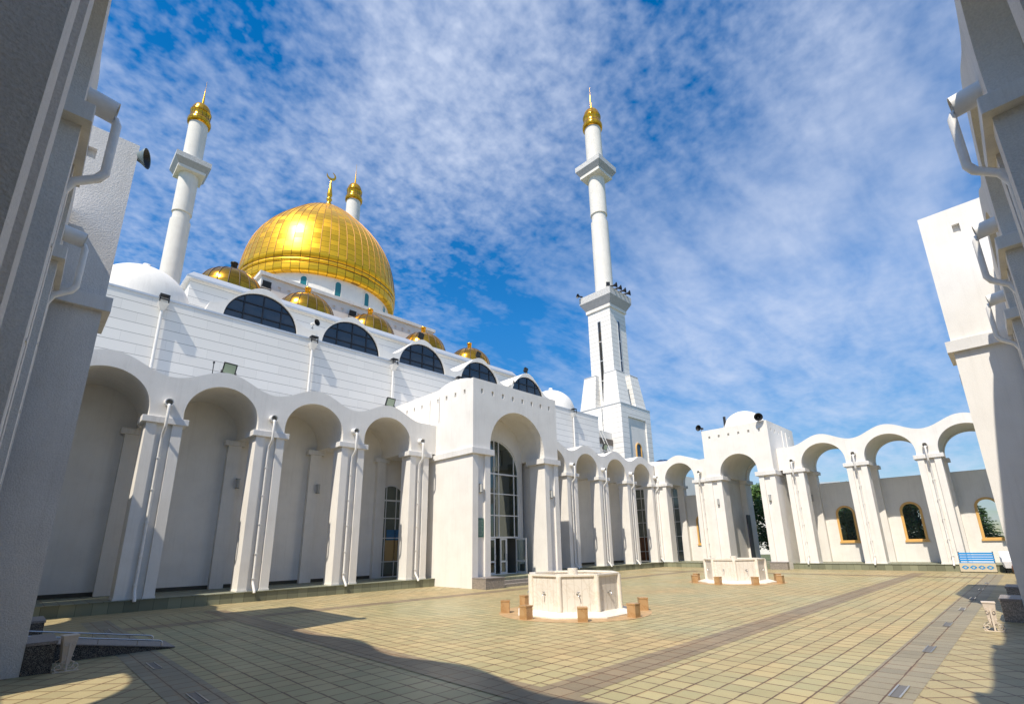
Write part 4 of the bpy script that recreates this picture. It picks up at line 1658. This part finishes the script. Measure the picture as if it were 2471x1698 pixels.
    c.lathe([(1.345, 64.28), (1.345, 64.36)], 32, cap=False)
    c.lathe([(1.37, 65.60), (1.33, 65.66)], 32, cap=False)
    c.build('dark_line', M['gold_dark'], g)
    c = MB()
    c.lathe([(0.17, 67.2), (0.17, 67.6), (0.10, 68.6), (0.03, 70.2)], 12)
    c.tube([(0, 0, 70.1), (0, 0, 71.6)], 0.025, 6)
    c.build('spire', M['gold'], g)
    return t


mn = minaret('complete white minaret on a stepped square tower, right of the mosque', (52.22, 34.78, 0))
dup(mn, (8.89, 75.0, 0), 0, 'white minaret left of the golden dome, rising behind a white dome', 'tall white minarets with gilded tops')
dup(mn, (33.54, 75.0, 0), 0, 'minaret whose gilded top peeps out behind the golden dome', 'tall white minarets with gilded tops')


# ------------------------------------------------------------------ fountains
def octa(r, off=22.5):
    return [(r * math.cos(R(off + 45 * k)), r * math.sin(R(off + 45 * k))) for k in range(8)]


def fountain(label, loc):
    t = thing('ablution_fountain', label, 'fountain', loc, 0, 'octagonal marble ablution fountains')
    d = MB()
    d.lathe([(2.48, 0.006), (2.46, 0.012)], 56)
    d.build('stained_ring', M['stain'], t)
    b = MB()
    b.prism(octa(2.0), 0.014, 0.05)
    b.prism(octa(1.97), 0.05, 0.15, octa(1.62))
    b.build('base', M['marble_white'], t)
    p = MB()
    po, pi_ = octa(1.52), octa(1.40)
    for k in range(8):
        a, b_, c_, e = po[k], po[(k + 1) % 8], pi_[(k + 1) % 8], pi_[k]
        p.hexa([(*a, 0.15), (*b_, 0.15), (*c_, 0.15), (*e, 0.15), (*a, 1.17), (*b_, 1.17), (*c_, 1.17), (*e, 1.17)])
    wall = p.build('basin_wall', M['marble'], t)
    s = MB()
    for k in range(8):
        a, b_ = Vector(po[k]), Vector(po[(k + 1) % 8])
        dr_ = (b_ - a).normalized()
        nr = Vector((dr_.y, -dr_.x))
        for j in range(1, 5):
            m_ = a + (b_ - a) * j / 5
            q0, q1 = m_ - dr_ * 0.006 + nr * 0.0025, m_ + dr_ * 0.006 + nr * 0.0025
            s.quad((q0.x, q0.y, 0.16), (q1.x, q1.y, 0.16), (q1.x, q1.y, 1.16), (q0.x, q0.y, 1.16))
    s.build('slab_joint', M['slab_joint'], wall)
    rm_ = MB()
    ro_, ri_ = octa(1.57), octa(1.36)
    for k in range(8):
        a, b_, c_, e = ro_[k], ro_[(k + 1) % 8], ri_[(k + 1) % 8], ri_[k]
        rm_.hexa([(*a, 1.172), (*b_, 1.172), (*c_, 1.172), (*e, 1.172), (*a, 1.225), (*b_, 1.225), (*c_, 1.225), (*e, 1.225)])
    rm_.build('rim', M['marble_white'], t)
    fl = MB()
    fl.prism(octa(1.39), 0.5, 0.62)
    fl.build('basin_floor', M['marble_white'], t)
    for k in range(8):
        c = MB()
        x, y = po[k]
        c.tube([(x, y, 0.152), (x, y, 1.171)], 0.085, 14)
        c.build('corner_column', M['marble_white'], t)
    c = MB()
    c.lathe([(0.17, 0.6), (0.17, 1.36)], 24)
    c.build('centre_pillar', M['marble_white'], t)
    for k in range(8):
        a = R(45 * k + 45)
        r0 = 1.52 * math.cos(R(22.5))
        dx, dy = math.cos(a), math.sin(a)
        q_ = MB()
        z = 0.66

        def P(r_, s_, z_):
            return (dx * r_ - dy * s_, dy * r_ + dx * s_, z_)
        q_.tube([P(r0, 0, z), P(r0 + 0.09, 0, z), P(r0 + 0.12, 0, z - 0.06)], 0.016, 8)
        q_.tube([P(r0 + 0.06, 0, z), P(r0 + 0.06, 0, z + 0.05)], 0.012, 6)
        q_.tube([P(r0 + 0.06, -0.05, z + 0.055), P(r0 + 0.06, 0.05, z + 0.055)], 0.012, 6)
        q_.tube([P(r0 + 0.004, -0.035, z), P(r0 + 0.012, -0.035, z)], 0.03, 8)
        q_.build('tap', M['steel'], t)
    return t


M['slab_joint'] = plain('slab joint', (0.58, 0.52, 0.43), 0.6)
F1 = (13.55, 11.1)
F2 = (28.45, 11.85)
fo1 = fountain('nearer octagonal marble fountain, in front of the entrance portal', (F1[0], F1[1], 0.0))
fo2 = dup(fo1, (F2[0], F2[1], 0.0), 0, 'farther octagonal marble fountain, in front of the gatehouse', 'octagonal marble ablution fountains')
seat = MB()
seat.bbox(-0.145, 0.145, -0.145, 0.145, 0.0, 0.34, 0.012)
seat.box(-0.15, 0.15, -0.15, 0.15, 0.342, 0.385)
proto = None
seat_words = {135: 'on its back left', 90: 'behind it on the mosque side', 180: 'at its left side', 225: 'at its front left', 270: 'directly in front of it', 315: 'at its front right'}
for (fx, fy), fn in ((F1, 'nearer'), (F2, 'farther')):
    for dg, wd in seat_words.items():
        a = R(dg)
        x, y = fx + 2.27 * math.cos(a), fy + 2.27 * math.sin(a)
        if proto is None:
            o = proto = seat.build('stone_seat', M['seat_stone'])
        else:
            o = proto.copy()
            C.objects.link(o)
        o.location = (x, y, 0.012)
        o.rotation_euler = (0, 0, a + random.uniform(-0.09, 0.09))
        tag(o, 'small orange stone block seat of the %s fountain, %s' % (fn, wd), 'stone seat', 'orange stone seats round the fountains')


# ------------------------------------------------------------------ lamps, horns, floodlights
def horn(label, loc, yaw, tilt=0.0, s=1.0, mat='horn'):
    t = thing('horn_speaker', label, 'loudspeaker', loc, 0, 'horn loudspeakers on the roofs')
    t.rotation_euler = (0, tilt, yaw)
    b = MB()
    prof = [(0.06, 0.0), (0.07, 0.12), (0.10, 0.22), (0.16, 0.32), (0.25, 0.42), (0.255, 0.44)]
    n = 20
    vs, fs = [], []
    for r_, x in prof:
        for i in range(n):
            q_ = 2 * PI * i / n
            vs.append((x * s, r_ * s * math.cos(q_), r_ * s * math.sin(q_)))
    for k in range(len(prof) - 1):
        for i in range(n):
            fs.append((k * n + i, k * n + (i + 1) % n, (k + 1) * n + (i + 1) % n, (k + 1) * n + i))
    b.add(vs, fs, True)
    b.tube([(-0.16 * s, 0, 0), (0.02 * s, 0, 0)], 0.085 * s, 14)
    b.build('horn', M[mat], t)
    i_ = MB()
    vs = [(x * s + 0.006, (r_ - 0.012) * s * math.cos(2 * PI * i / n), (r_ - 0.012) * s * math.sin(2 * PI * i / n)) for r_, x in prof[1:-1] for i in range(n)]
    fs = [(k * n + i, k * n + (i + 1) % n, (k + 1) * n + (i + 1) % n, (k + 1) * n + i) for k in range(3) for i in range(n)]
    i_.add(vs, fs, True)
    i_.tube([(0.15 * s, 0, 0), (0.30 * s, 0, 0)], 0.04 * s, 10)
    i_.build('mouth', M['black'], t)
    k = MB()
    k.tube([(0.05 * s, 0, -0.08 * s), (-0.02 * s, 0, -0.34 * s)], 0.025 * s, 6)
    k.box(-0.09 * s, 0.05 * s, -0.07 * s, 0.07 * s, -0.37 * s, -0.34 * s)
    k.build('bracket', M['grey_metal'], t)
    return t


horn('grey horn loudspeaker at the top corner of the left gatehouse', (0.33, 13.62, 11.45), R(-25), 0, 0.95)
horn('pale horn loudspeaker between the two leftmost lunette windows', (12.05, 31.75, 17.05), R(-72), 0, 0.95, 'pipe')
horn('pale horn loudspeaker beside the rightmost lunette window', (30.75, 31.75, 16.92), R(-62), 0, 0.95, 'pipe')
horn('black horn loudspeaker on the left roof corner of the far gatehouse', (42.7, 19.15, 12.05), R(170), 0, 1.1, 'black')
horn('large black horn loudspeaker beside the white dome of the far gatehouse', (42.5, 14.15, 11.98), R(205), 0, 1.35, 'black')
for i, wd in enumerate(('nearest the corner', 'second from the corner', 'third from the corner', 'farthest from the corner')):
    horn('black horn loudspeaker on the minaret gallery, %s' % wd, (50.4 + i * 1.05, 32.35, 34.95), R(-70), 0, 1.5, 'black')
horn('lone black horn loudspeaker on the left end of the minaret gallery', (49.75, 37.0, 34.95), R(160), 0, 1.3, 'black')


def flood(label, loc, yaw, w_=0.55, h_=0.5, tilt=0.35, glass='lamp_glass', body='black'):
    t = thing('floodlight', label, 'floodlight', loc, 0, 'floodlights on the roofs')
    t.rotation_euler = (0, 0, yaw)
    b = MB()
    ct, st_ = math.cos(tilt), math.sin(tilt)

    def P(x, y, z):
        return (x, y * ct - z * st_, y * st_ + z * ct + h_ * 0.62 + 0.1)
    x, z = w_ / 2, h_ / 2
    b.hexa([P(-x, 0, -z), P(x, 0, -z), P(x * .7, .2, -z * .7), P(-x * .7, .2, -z * .7), P(-x, 0, z), P(x, 0, z), P(x * .7, .2, z * .7), P(-x * .7, .2, z * .7)])
    bo = b.build('housing', M[body], t)
    g = MB()
    g.quad(P(-x * .82, -0.008, -z * .78), P(x * .82, -0.008, -z * .78), P(x * .82, -0.008, z * .78), P(-x * .82, -0.008, z * .78))
    g.build('front_glass', M[glass], bo)
    k = MB()
    for sx in (-1, 1):
        k.tube([(sx * x * 1.08, 0.06, h_ * 0.6), (sx * x * 1.08, 0.06, 0.03)], 0.02, 6)
    k.box(-x * 1.1, x * 1.1, -0.02, 0.14, 0.0, 0.03)
    k.build('bracket', M['black'], t)
    return t


flood('greenish floodlight on the crest above the second portico arch', (5.95, YM + 0.6, 10.07), R(8), 0.62, 0.55)
flood('greenish floodlight on the portico crest next to the entrance portal', (14.62, YM + 0.6, 10.07), R(8), 0.62, 0.55)
flood('greenish floodlight on the portico crest below the stepped minaret', (36.40, YM + 0.6, 10.07), R(5), 0.62, 0.55)
flood('black floodlight on the mosque podium beside the leftmost gold dome', (12.25, 43.9, 24.75), 0, 0.75, 0.6, 0.2, 'black', 'black')
flood('black floodlight on the mosque podium above the second lunette', (20.5, 43.9, 24.65), 0, 0.75, 0.6, 0.2, 'black', 'black')
flood('black floodlight on top of the middle lunette arch', (21.15, 32.3, 18.58), R(15), 0.6, 0.55, 0.3, 'black', 'black')
flood('black floodlight on top of the fourth lunette arch', (27.38, 32.3, 18.58), R(15), 0.6, 0.55, 0.3, 'black', 'black')
flood('black floodlight on top of the rightmost lunette arch', (33.6, 32.3, 18.58), R(15), 0.6, 0.55, 0.3, 'black', 'black')
flood('black floodlight standing on the front corner of the minaret gallery', (49.9, 32.6, 34.68), R(-45), 0.5, 0.6, 0.1, 'black', 'black')


def wall_lamp(label, loc, yaw):
    t = thing('wall_lamp', label, 'wall lamp', loc, 0, 'wall lamps on the piers')
    t.rotation_euler = (0, 0, yaw)
    b = MB()
    b.tube([(0, -0.12, -0.22), (0, -0.12, 0.22)], 0.085, 14)
    b.build('shade', M['lamp'], t)
    k = MB()
    k.box(-0.04, 0.04, -0.10, 0.0, -0.05, 0.05)
    k.box(-0.09, 0.09, -0.145, -0.0, 0.221, 0.245)
    k.box(-0.09, 0.09, -0.145, -0.0, -0.245, -0.221)
    k.build('bracket', M['grey_metal'], t)
    return t


wall_lamp('grey wall lamp on the back pilaster of the second portico arch', (7.66, 28.0, 5.45), 0)
wall_lamp('grey wall lamp on the back pilaster of the third portico arch', (11.80, 28.0, 5.45), 0)
wall_lamp('wall lamp on the left pier of the entrance portal', (18.2, YM - 3.543 + 0.12, 5.28), 0)
wall_lamp('wall lamp on the right pier of the entrance portal', (24.15, YM - 3.543 + 0.12, 5.28), 0)
wall_lamp('wall lamp on the left pier of the far gatehouse', (XF - 1.142 + 0.12, 18.3, 5.42), R(-90))
wall_lamp('wall lamp on the right pier of the far gatehouse', (XF - 1.142 + 0.12, 14.1, 5.42), R(-90))
wall_lamp('shaded wall lamp on the back pilaster right of the far gatehouse', (46.86, 12.3, 5.5), R(-90))

# rod on the portico crest and post on the far gatehouse roof
r = MB()
r.tube([(0, 0, 0), (0, 0, 0.75)], 0.02, 6)
r.tube([(0, 0, 0.75), (0, 0, 0.85)], 0.045, 8)
tag(r.build('roof_rod', M['black'], None, (5.35, YM + 1.0, 10.0)), 'thin black rod on the crest above the second portico arch', 'rod')
r = MB()
r.box(-0.09, 0.09, -0.09, 0.09, 0, 1.35)
r.box(-0.14, 0.14, -0.14, 0.14, 0, 0.05)
tag(r.build('roof_post', M['black'], None, (44.0, 17.5, 11.7)), 'short black post on the roof of the far gatehouse', 'post')
# plaque
pl = thing('plaque', 'dark green plaque on the left pier of the entrance portal', 'plaque', (18.22, YM - 3.543 + 0.115, 2.62))
q = MB()
q.box(-0.22, 0.22, -0.03, 0.0, 0.0, 1.02)
q.build('plate', M['plaque'], pl)
q = MB()
for i in range(13):
    ww = 0.17 if i % 4 else 0.12
    q.box(-ww, ww - random.uniform(0, 0.06), -0.033, -0.0302, 0.09 + i * 0.068, 0.115 + i * 0.068)
q.build('lettering', M['plaque_text'], pl)
# ladder leaning on the service wall and an air conditioner
ld = thing('ladder', 'pale metal ladder leaning on the louvred wall beside the minaret', 'ladder', (46.8, 31.6, 9.5))
q = MB()
for x in (-0.28, 0.28):
    q.tube([(x + 0.7, 0, 0.6), (x - 0.7, 1.2, 5.6)], 0.05, 6)
q.build('rail', M['pipe'], ld)
q = MB()
for i in range(9):
    k = (i + 0.5) / 9
    q.tube([(-0.28 + 0.7 - 1.4 * k, 1.2 * k, 0.6 + 5 * k), (0.28 + 0.7 - 1.4 * k, 1.2 * k, 0.6 + 5 * k)], 0.03, 6)
q.build('rung', M['pipe'], ld)
ac = thing('air_conditioner', 'small air conditioner unit on the portico roof below the ladder', 'air conditioner', (39.7, YT - 1.1, 8.6))
q = MB()
q.bbox(-0.45, 0.45, -0.18, 0.18, 0, 1.0)
q.build('casing', M['pipe'], ac)
q = MB()
q.lathe([(0.30, 0), (0.30, 0.02), (0.02, 0.03)], 20)
f = q.build('fan_grille', M['black'], ac, (0, -0.182, 0.5))
f.rotation_euler = (R(90), 0, 0)

# ------------------------------------------------------------------ drain covers
proto = None
spots = [(9.35, 1.78), (13.1, 1.86), (17.0, 1.93), (20.8, 1.93), (24.6, 1.93), (28.7, 1.93), (32.8, 1.93)]
wordsR = ['nearest the camera', 'second from the camera', 'third from the camera', 'fourth, at the edge of the gatehouse shadow', 'fifth, inside the gatehouse shadow', 'sixth, inside the gatehouse shadow', 'farthest, at the end of the gatehouse shadow']
for i, ((x, y), wd) in enumerate(zip(spots + [(2.39, 19.0), (2.39, 12.5), (2.39, 9.3)], wordsR + ['beyond the ramp', 'in front of the ramp', 'nearest, at the lower edge'])):
    if proto is None:
        t = proto = thing('drain_cover', '', 'drain cover', (x, y, 0.0), 0, 'steel drain covers in the granite strips')
        q = MB()
        q.box(-0.375, 0.375, -0.05, 0.05, 0.008, 0.014)
        q.build('plate', M['drain_plate'], t)
        q = MB()
        for s_ in (-1, 1):
            q.box(-0.385, 0.385, s_ * 0.062 - 0.011, s_ * 0.062 + 0.011, 0.008, 0.022)
        q.build('edge_rail', M['steel'], t)
    else:
        t = dup(proto, (x, y, 0.0), 0, '', 'steel drain covers in the granite strips')
    if x < 5:
        t.rotation_euler = (0, 0, R(90))
    t['label'] = 'steel drain cover in the %s granite strip, %s' % ('left' if x < 5 else 'right', wd)

# ------------------------------------------------------------------ bench
bn = thing('bench', 'blue slatted bench with a cream ornamented front panel under the far arcade', 'bench', (42.62, 2.72, 0), R(-90))
q = MB()
for i in range(4):
    z = 0.66 + i * 0.135
    y = 0.12 + i * 0.035
    q.bbox(-0.82, 0.82, y - 0.02, y + 0.02, z, z + 0.10, 0.008)
q.build('back_slat', M['bench_blue'], bn)
q = MB()
for i in range(4):
    q.bbox(-0.82, 0.82, -0.42 + i * 0.13, -0.42 + i * 0.13 + 0.11, 0.56, 0.60, 0.008)
q.build('seat', M['bench_blue'], bn)
q = MB()
q.bbox(-0.84, 0.84, -0.44, -0.40, 0.06, 0.555, 0.006)
pn = q.build('front_panel', M['bench_cream'], bn)
q = MB()
for i in range(4):
    cx = -0.57 + i * 0.38
    for k in range(8):
        a = 2 * PI * k / 8
        x, z = cx + 0.10 * math.cos(a), 0.31 + 0.085 * math.sin(a)
        q.box(x - 0.035, x + 0.035, -0.446, -0.4405, z - 0.03, z + 0.03)
    q.box(cx - 0.16, cx - 0.12, -0.446, -0.4405, 0.27, 0.35)
    q.box(cx + 0.12, cx + 0.16, -0.446, -0.4405, 0.27, 0.35)
q.build('ornament', M['bench_blue'], pn)
for x in (-0.80, 0.80):
    q = MB()
    q.tube([(x, 0.16, 0.0), (x, 0.13, 0.6), (x, 0.26, 1.22)], 0.028, 8)
    q.tube([(x, -0.36, 0.0), (x, -0.36, 0.56), (x, 0.13, 0.56)], 0.028, 8)
    q.build('leg', M['black'], bn)

# white covered chair and barrel
ch = thing('covered_chair', 'armchair under a white sheet at the right end of the far arcade', 'chair', (42.3, 1.12, 0), R(-80))
q = MB()
q.hexa([(-0.42, -0.40, 0.30), (0.42, -0.40, 0.30), (0.40, 0.38, 0.34), (-0.40, 0.38, 0.34), (-0.47, -0.46, 0.66), (0.47, -0.46, 0.66), (0.44, 0.40, 0.70), (-0.44, 0.40, 0.70)])
q.hexa([(-0.44, 0.14, 0.68), (0.44, 0.14, 0.68), (0.42, 0.42, 0.68), (-0.42, 0.42, 0.68), (-0.46, 0.30, 1.24), (0.46, 0.30, 1.24), (0.43, 0.46, 1.24), (-0.43, 0.46, 1.24)])
for s_ in (-1, 1):
    q.hexa([(s_ * 0.50, -0.44, 0.62), (s_ * 0.34, -0.44, 0.62), (s_ * 0.34, 0.2, 0.62), (s_ * 0.50, 0.2, 0.62), (s_ * 0.49, -0.40, 0.86), (s_ * 0.36, -0.40, 0.86), (s_ * 0.36, 0.2, 0.98), (s_ * 0.49, 0.2, 0.98)])
q.build('sheet', M['cloth'], ch)
q = MB()
for sx in (-0.34, 0.34):
    for sy in (-0.32, 0.32):
        q.tube([(sx, sy, 0.0), (sx, sy, 0.4)], 0.03, 8)
q.build('leg', M['black'], ch)
q = MB()
q.lathe([(0.30, 0.0), (0.36, 0.10), (0.38, 0.24), (0.36, 0.40), (0.31, 0.50), (0.05, 0.50)], 28)
tag(q.build('barrel', M['barrel'], None, (41.75, 0.85, 0.0)), 'squat brown barrel in front of the sheeted chair', 'barrel')


# ------------------------------------------------------------------ litter urns with scroll feet
def spiral(cx, cz, r0, r1, a0, a1, n=18):
    return [(cx + (r0 + (r1 - r0) * i / n) * math.cos(a0 + (a1 - a0) * i / n), cz + (r0 + (r1 - r0) * i / n) * math.sin(a0 + (a1 - a0) * i / n)) for i in range(n + 1)]


def urn(label, loc, rz):
    t = thing('litter_urn', label, 'litter bin', loc, rz, 'cream litter urns with scroll feet')
    b = MB()
    zb, zt, wb, wt = 0.12, 0.62, 0.06, 0.115
    b.hexa([(-wb, -wb, zb), (wb, -wb, zb), (wb, wb, zb), (-wb, wb, zb), (-wt, -wt, zt), (wt, -wt, zt), (wt, wt, zt), (-wt, wt, zt)])
    bo = b.build('bucket', M['urn'], t)
    r_ = MB()
    r_.box(-wt - 0.008, wt + 0.008, -wt - 0.008, wt + 0.008, zt - 0.012, zt + 0.014)
    r_.build('rim', M['urn'], bo)
    for y in (-0.15, 0.15):
        f_ = MB()
        f_.box(-0.19, 0.19, y - 0.012, y + 0.012, 0.0, 0.018)
        f_.box(-0.016, 0.016, y - 0.012, y + 0.012, 0.02, 0.50)
        for s_ in (-1, 1):
            sp = spiral(s_ * 0.115, 0.085, 0.066, 0.018, R(-90), R(-90) + s_ * R(400))
            f_.tube([(x, y, z) for x, z in sp], 0.008, 5)
            sp2 = [(s_ * 0.115, 0.150), (s_ * 0.06, 0.18), (s_ * 0.03, 0.24), (s_ * 0.05, 0.28), (s_ * 0.08, 0.26)]
            f_.tube([(x, y, z) for x, z in sp2], 0.008, 5)
            sp3 = spiral(s_ * 0.05, 0.48, 0.042, 0.014, R(90), R(90) - s_ * R(330))
            f_.tube([(x, y, z) for x, z in sp3], 0.007, 5)
        f_.build('scroll_frame', M['urn'], t)
    return t


u1 = urn('shaded cream litter urn beside the left granite plinth and ramp', (1.13, 13.45, 0.0), R(8))
u2 = dup(u1, (16.55, 1.05, 0.0), R(-84), 'sunlit cream litter urn beside the right granite plinth', 'cream litter urns with scroll feet')

# ------------------------------------------------------------------ wheelchair ramp with low rails
rp = thing('ramp', 'low grey ramp with thin handrails leading into the left gatehouse', 'ramp', (0.55, 15.05, 0))
q = MB()
q.add([(0, -0.55, 0), (2.55, -0.55, 0), (0, -0.55, 0.42), (0, 0.62, 0), (2.55, 0.62, 0), (0, 0.62, 0.42)], [(0, 1, 2), (3, 5, 4), (0, 2, 5, 3), (1, 4, 5, 2), (0, 3, 4, 1)])
q.build('slope', M['granite'], rp)
q = MB()
q.add([(0, -0.57, 0.425), (2.56, -0.57, 0.008), (2.56, 0.64, 0.008), (0, 0.64, 0.425), (0, -0.57, 0.445), (2.58, -0.57, 0.026), (2.58, 0.64, 0.026), (0, 0.64, 0.445)],
      [(0, 1, 2, 3), (4, 7, 6, 5), (0, 4, 5, 1), (1, 5, 6, 2), (2, 6, 7, 3), (3, 7, 4, 0)])
q.build('deck', M['granite_top'], rp)
for y in (-0.48, 0.55):
    q = MB()
    q.tube([(0.0, y, 0.56), (2.25, y, 0.19), (2.31, y, 0.16), (2.31, y, 0.06)], 0.016, 8)
    for x in (0.45, 1.15, 1.85):
        q.tube([(x, y, 0.43 - x * 0.163), (x, y, 0.56 - x * 0.163)], 0.010, 6)
    q.build('handrail', M['steel'], rp)


# ------------------------------------------------------------------ trees and buildings beyond
def broadleaf(label, loc, h, rad, nleaf, seed, size=0.28):
    rnd = random.Random(seed)
    t = thing('tree', label, 'tree', loc, 0)
    tr = MB()
    tr.tube([(0, 0, 0), (0.08, 0.05, h * 0.25), (0.0, 0.1, h * 0.5), (0.1, 0.0, h * 0.8)], [0.20, 0.16, 0.11, 0.04], 8)
    for k in range(7):
        a = rnd.uniform(0, 2 * PI)
        z = h * rnd.uniform(0.3, 0.6)
        tr.tube([(0, 0.05, z), (math.cos(a) * rad * 0.4, math.sin(a) * rad * 0.4, z + h * 0.15), (math.cos(a) * rad * 0.8, math.sin(a) * rad * 0.8, z + h * 0.28)], [0.07, 0.05, 0.02], 6)
    tr.build('trunk', M['bark'], t)
    cl = []
    for k in range(26):
        a, b = rnd.uniform(0, 2 * PI), rnd.uniform(-0.9, 1)
        rr = rad * rnd.uniform(0.35, 0.85)
        cl.append((Vector((math.cos(a) * rr * math.sqrt(1 - min(1, b * b) * 0.8), math.sin(a) * rr * math.sqrt(1 - min(1, b * b) * 0.8), h * 0.58 + b * h * 0.38)), rad * rnd.uniform(0.22, 0.42)))
    m = MB()
    for i in range(nleaf):
        c, r_ = rnd.choice(cl)
        d = Vector((rnd.gauss(0, 1), rnd.gauss(0, 1), rnd.gauss(0, 1))).normalized() * r_ * rnd.uniform(0.5, 1.05)
        p_ = c + d
        u = Vector((rnd.gauss(0, 1), rnd.gauss(0, 1), rnd.gauss(0, 0.6))).normalized()
        v = u.orthogonal().normalized()
        s = size * rnd.uniform(0.6, 1.2)
        m.add([p_ - u * s * 0.5, p_ + v * s * 0.3, p_ + u * s * 0.5, p_ - v * s * 0.3], [(0, 1, 2, 3)])
    m.build('crown', M['leaf'], t)
    return t


def conifer(label, loc, h, rad, seed, n=46):
    rnd = random.Random(seed)
    t = thing('fir_tree', label, 'fir tree', loc, 0)
    tr = MB()
    tr.tube([(0, 0, 0), (0, 0, h * 0.97)], [0.18, 0.02], 7)
    tr.build('trunk', M['bark'], t)
    m = MB()
    for k in range(n):
        z = h * (0.03 + 0.95 * k / n)
        r_ = rad * (1 - z / h) ** 0.8 + 0.08
        nb = max(5, int(15 * r_ / rad) + 4)
        for j in range(nb):
            a = rnd.uniform(0, 2 * PI)
            L_ = r_ * rnd.uniform(0.65, 1.12)
            d = Vector((math.cos(a), math.sin(a), rnd.uniform(-0.35, 0.15)))
            side = Vector((-math.sin(a), math.cos(a), 0))
            steps = max(3, int(L_ / 0.16))
            for s in range(1, steps + 1):
                p_ = Vector((0, 0, z)) + d * (L_ * s / steps)
                for sg in (-1, 1):
                    q_ = p_ + side * sg * 0.22 * (1.1 - s / steps * 0.7) + d * 0.10 + Vector((0, 0, rnd.uniform(-0.06, 0.04)))
                    w_ = Vector((0, 0, 0.055))
                    m.add([p_ - w_ * 0.6, q_ - w_ * 0.3, q_ + d * 0.05, p_ + w_], [(0, 1, 2, 3)])
    m.build('crown', M['needle'], t)
    return t


broadleaf('bushy green tree seen through the gap beside the gatehouse arch', (54.5, 18.6, -0.06), 7.6, 3.2, 16000, 3)
broadleaf('dark leafy tree behind the leftmost low-wall window', (52.5, 11.2, -0.06), 5.8, 2.6, 14000, 5, 0.24)
broadleaf('dark leafy tree behind the middle low-wall window', (52.6, 6.3, -0.06), 5.8, 2.6, 14000, 9, 0.24)
conifer('pointed fir tree seen through the rightmost low-wall window', (52.8, 2.6, -0.06), 4.7, 1.9, 4)
broadleaf('distant treetop just showing above the low wall', (60.0, 12.4, -0.06), 8.0, 1.3, 2500, 12, 0.22)
bd = thing('blue_domed_building', 'distant building with a blue dome beyond the court corner', 'building', (66.0, 36.0, 0))
q = MB()
q.box(-3, 3, -3, 3, 0, 11.2)
q.build('wall', M['white'], bd)
q = MB()
q.lathe([(2.3, 11.2), (2.3, 11.6)] + [(2.3 * math.cos(PI / 2 * i / 12), 11.6 + 2.3 * math.sin(PI / 2 * i / 12)) for i in range(1, 12)] + [(0.02, 13.9)], 32)
dm = q.build('dome', M['bluedome'], bd)
q = MB()
for i in range(16):
    a = 2 * PI * i / 16
    q.tube([(math.cos(a) * 2.32 * math.cos(PI / 2 * k / 10), math.sin(a) * 2.32 * math.cos(PI / 2 * k / 10), 11.6 + 2.32 * math.sin(PI / 2 * k / 10)) for k in range(10)], 0.03, 4)
q.build('seam', M['bluedome'], dm)
hb = thing('white_building', 'distant white flat-roofed building above the tree beside the gatehouse arch', 'building', (95, 34.0, 0), R(20))
q = MB()
q.box(-6, 6, -12, 12, 0, 10.4)
wl = q.build('wall', M['white'], hb)
q = MB()
q.box(-6.5, 6.5, -12.5, 12.5, 10.4, 11.2)
q.build('roof', M['coping'], hb)
for k in range(6):
    q = MB()
    q.box(-6.06, -6.005, -10.5 + k * 4, -8.5 + k * 4, 6.0, 8.2)
    q.build('window', M['tint'], hb)
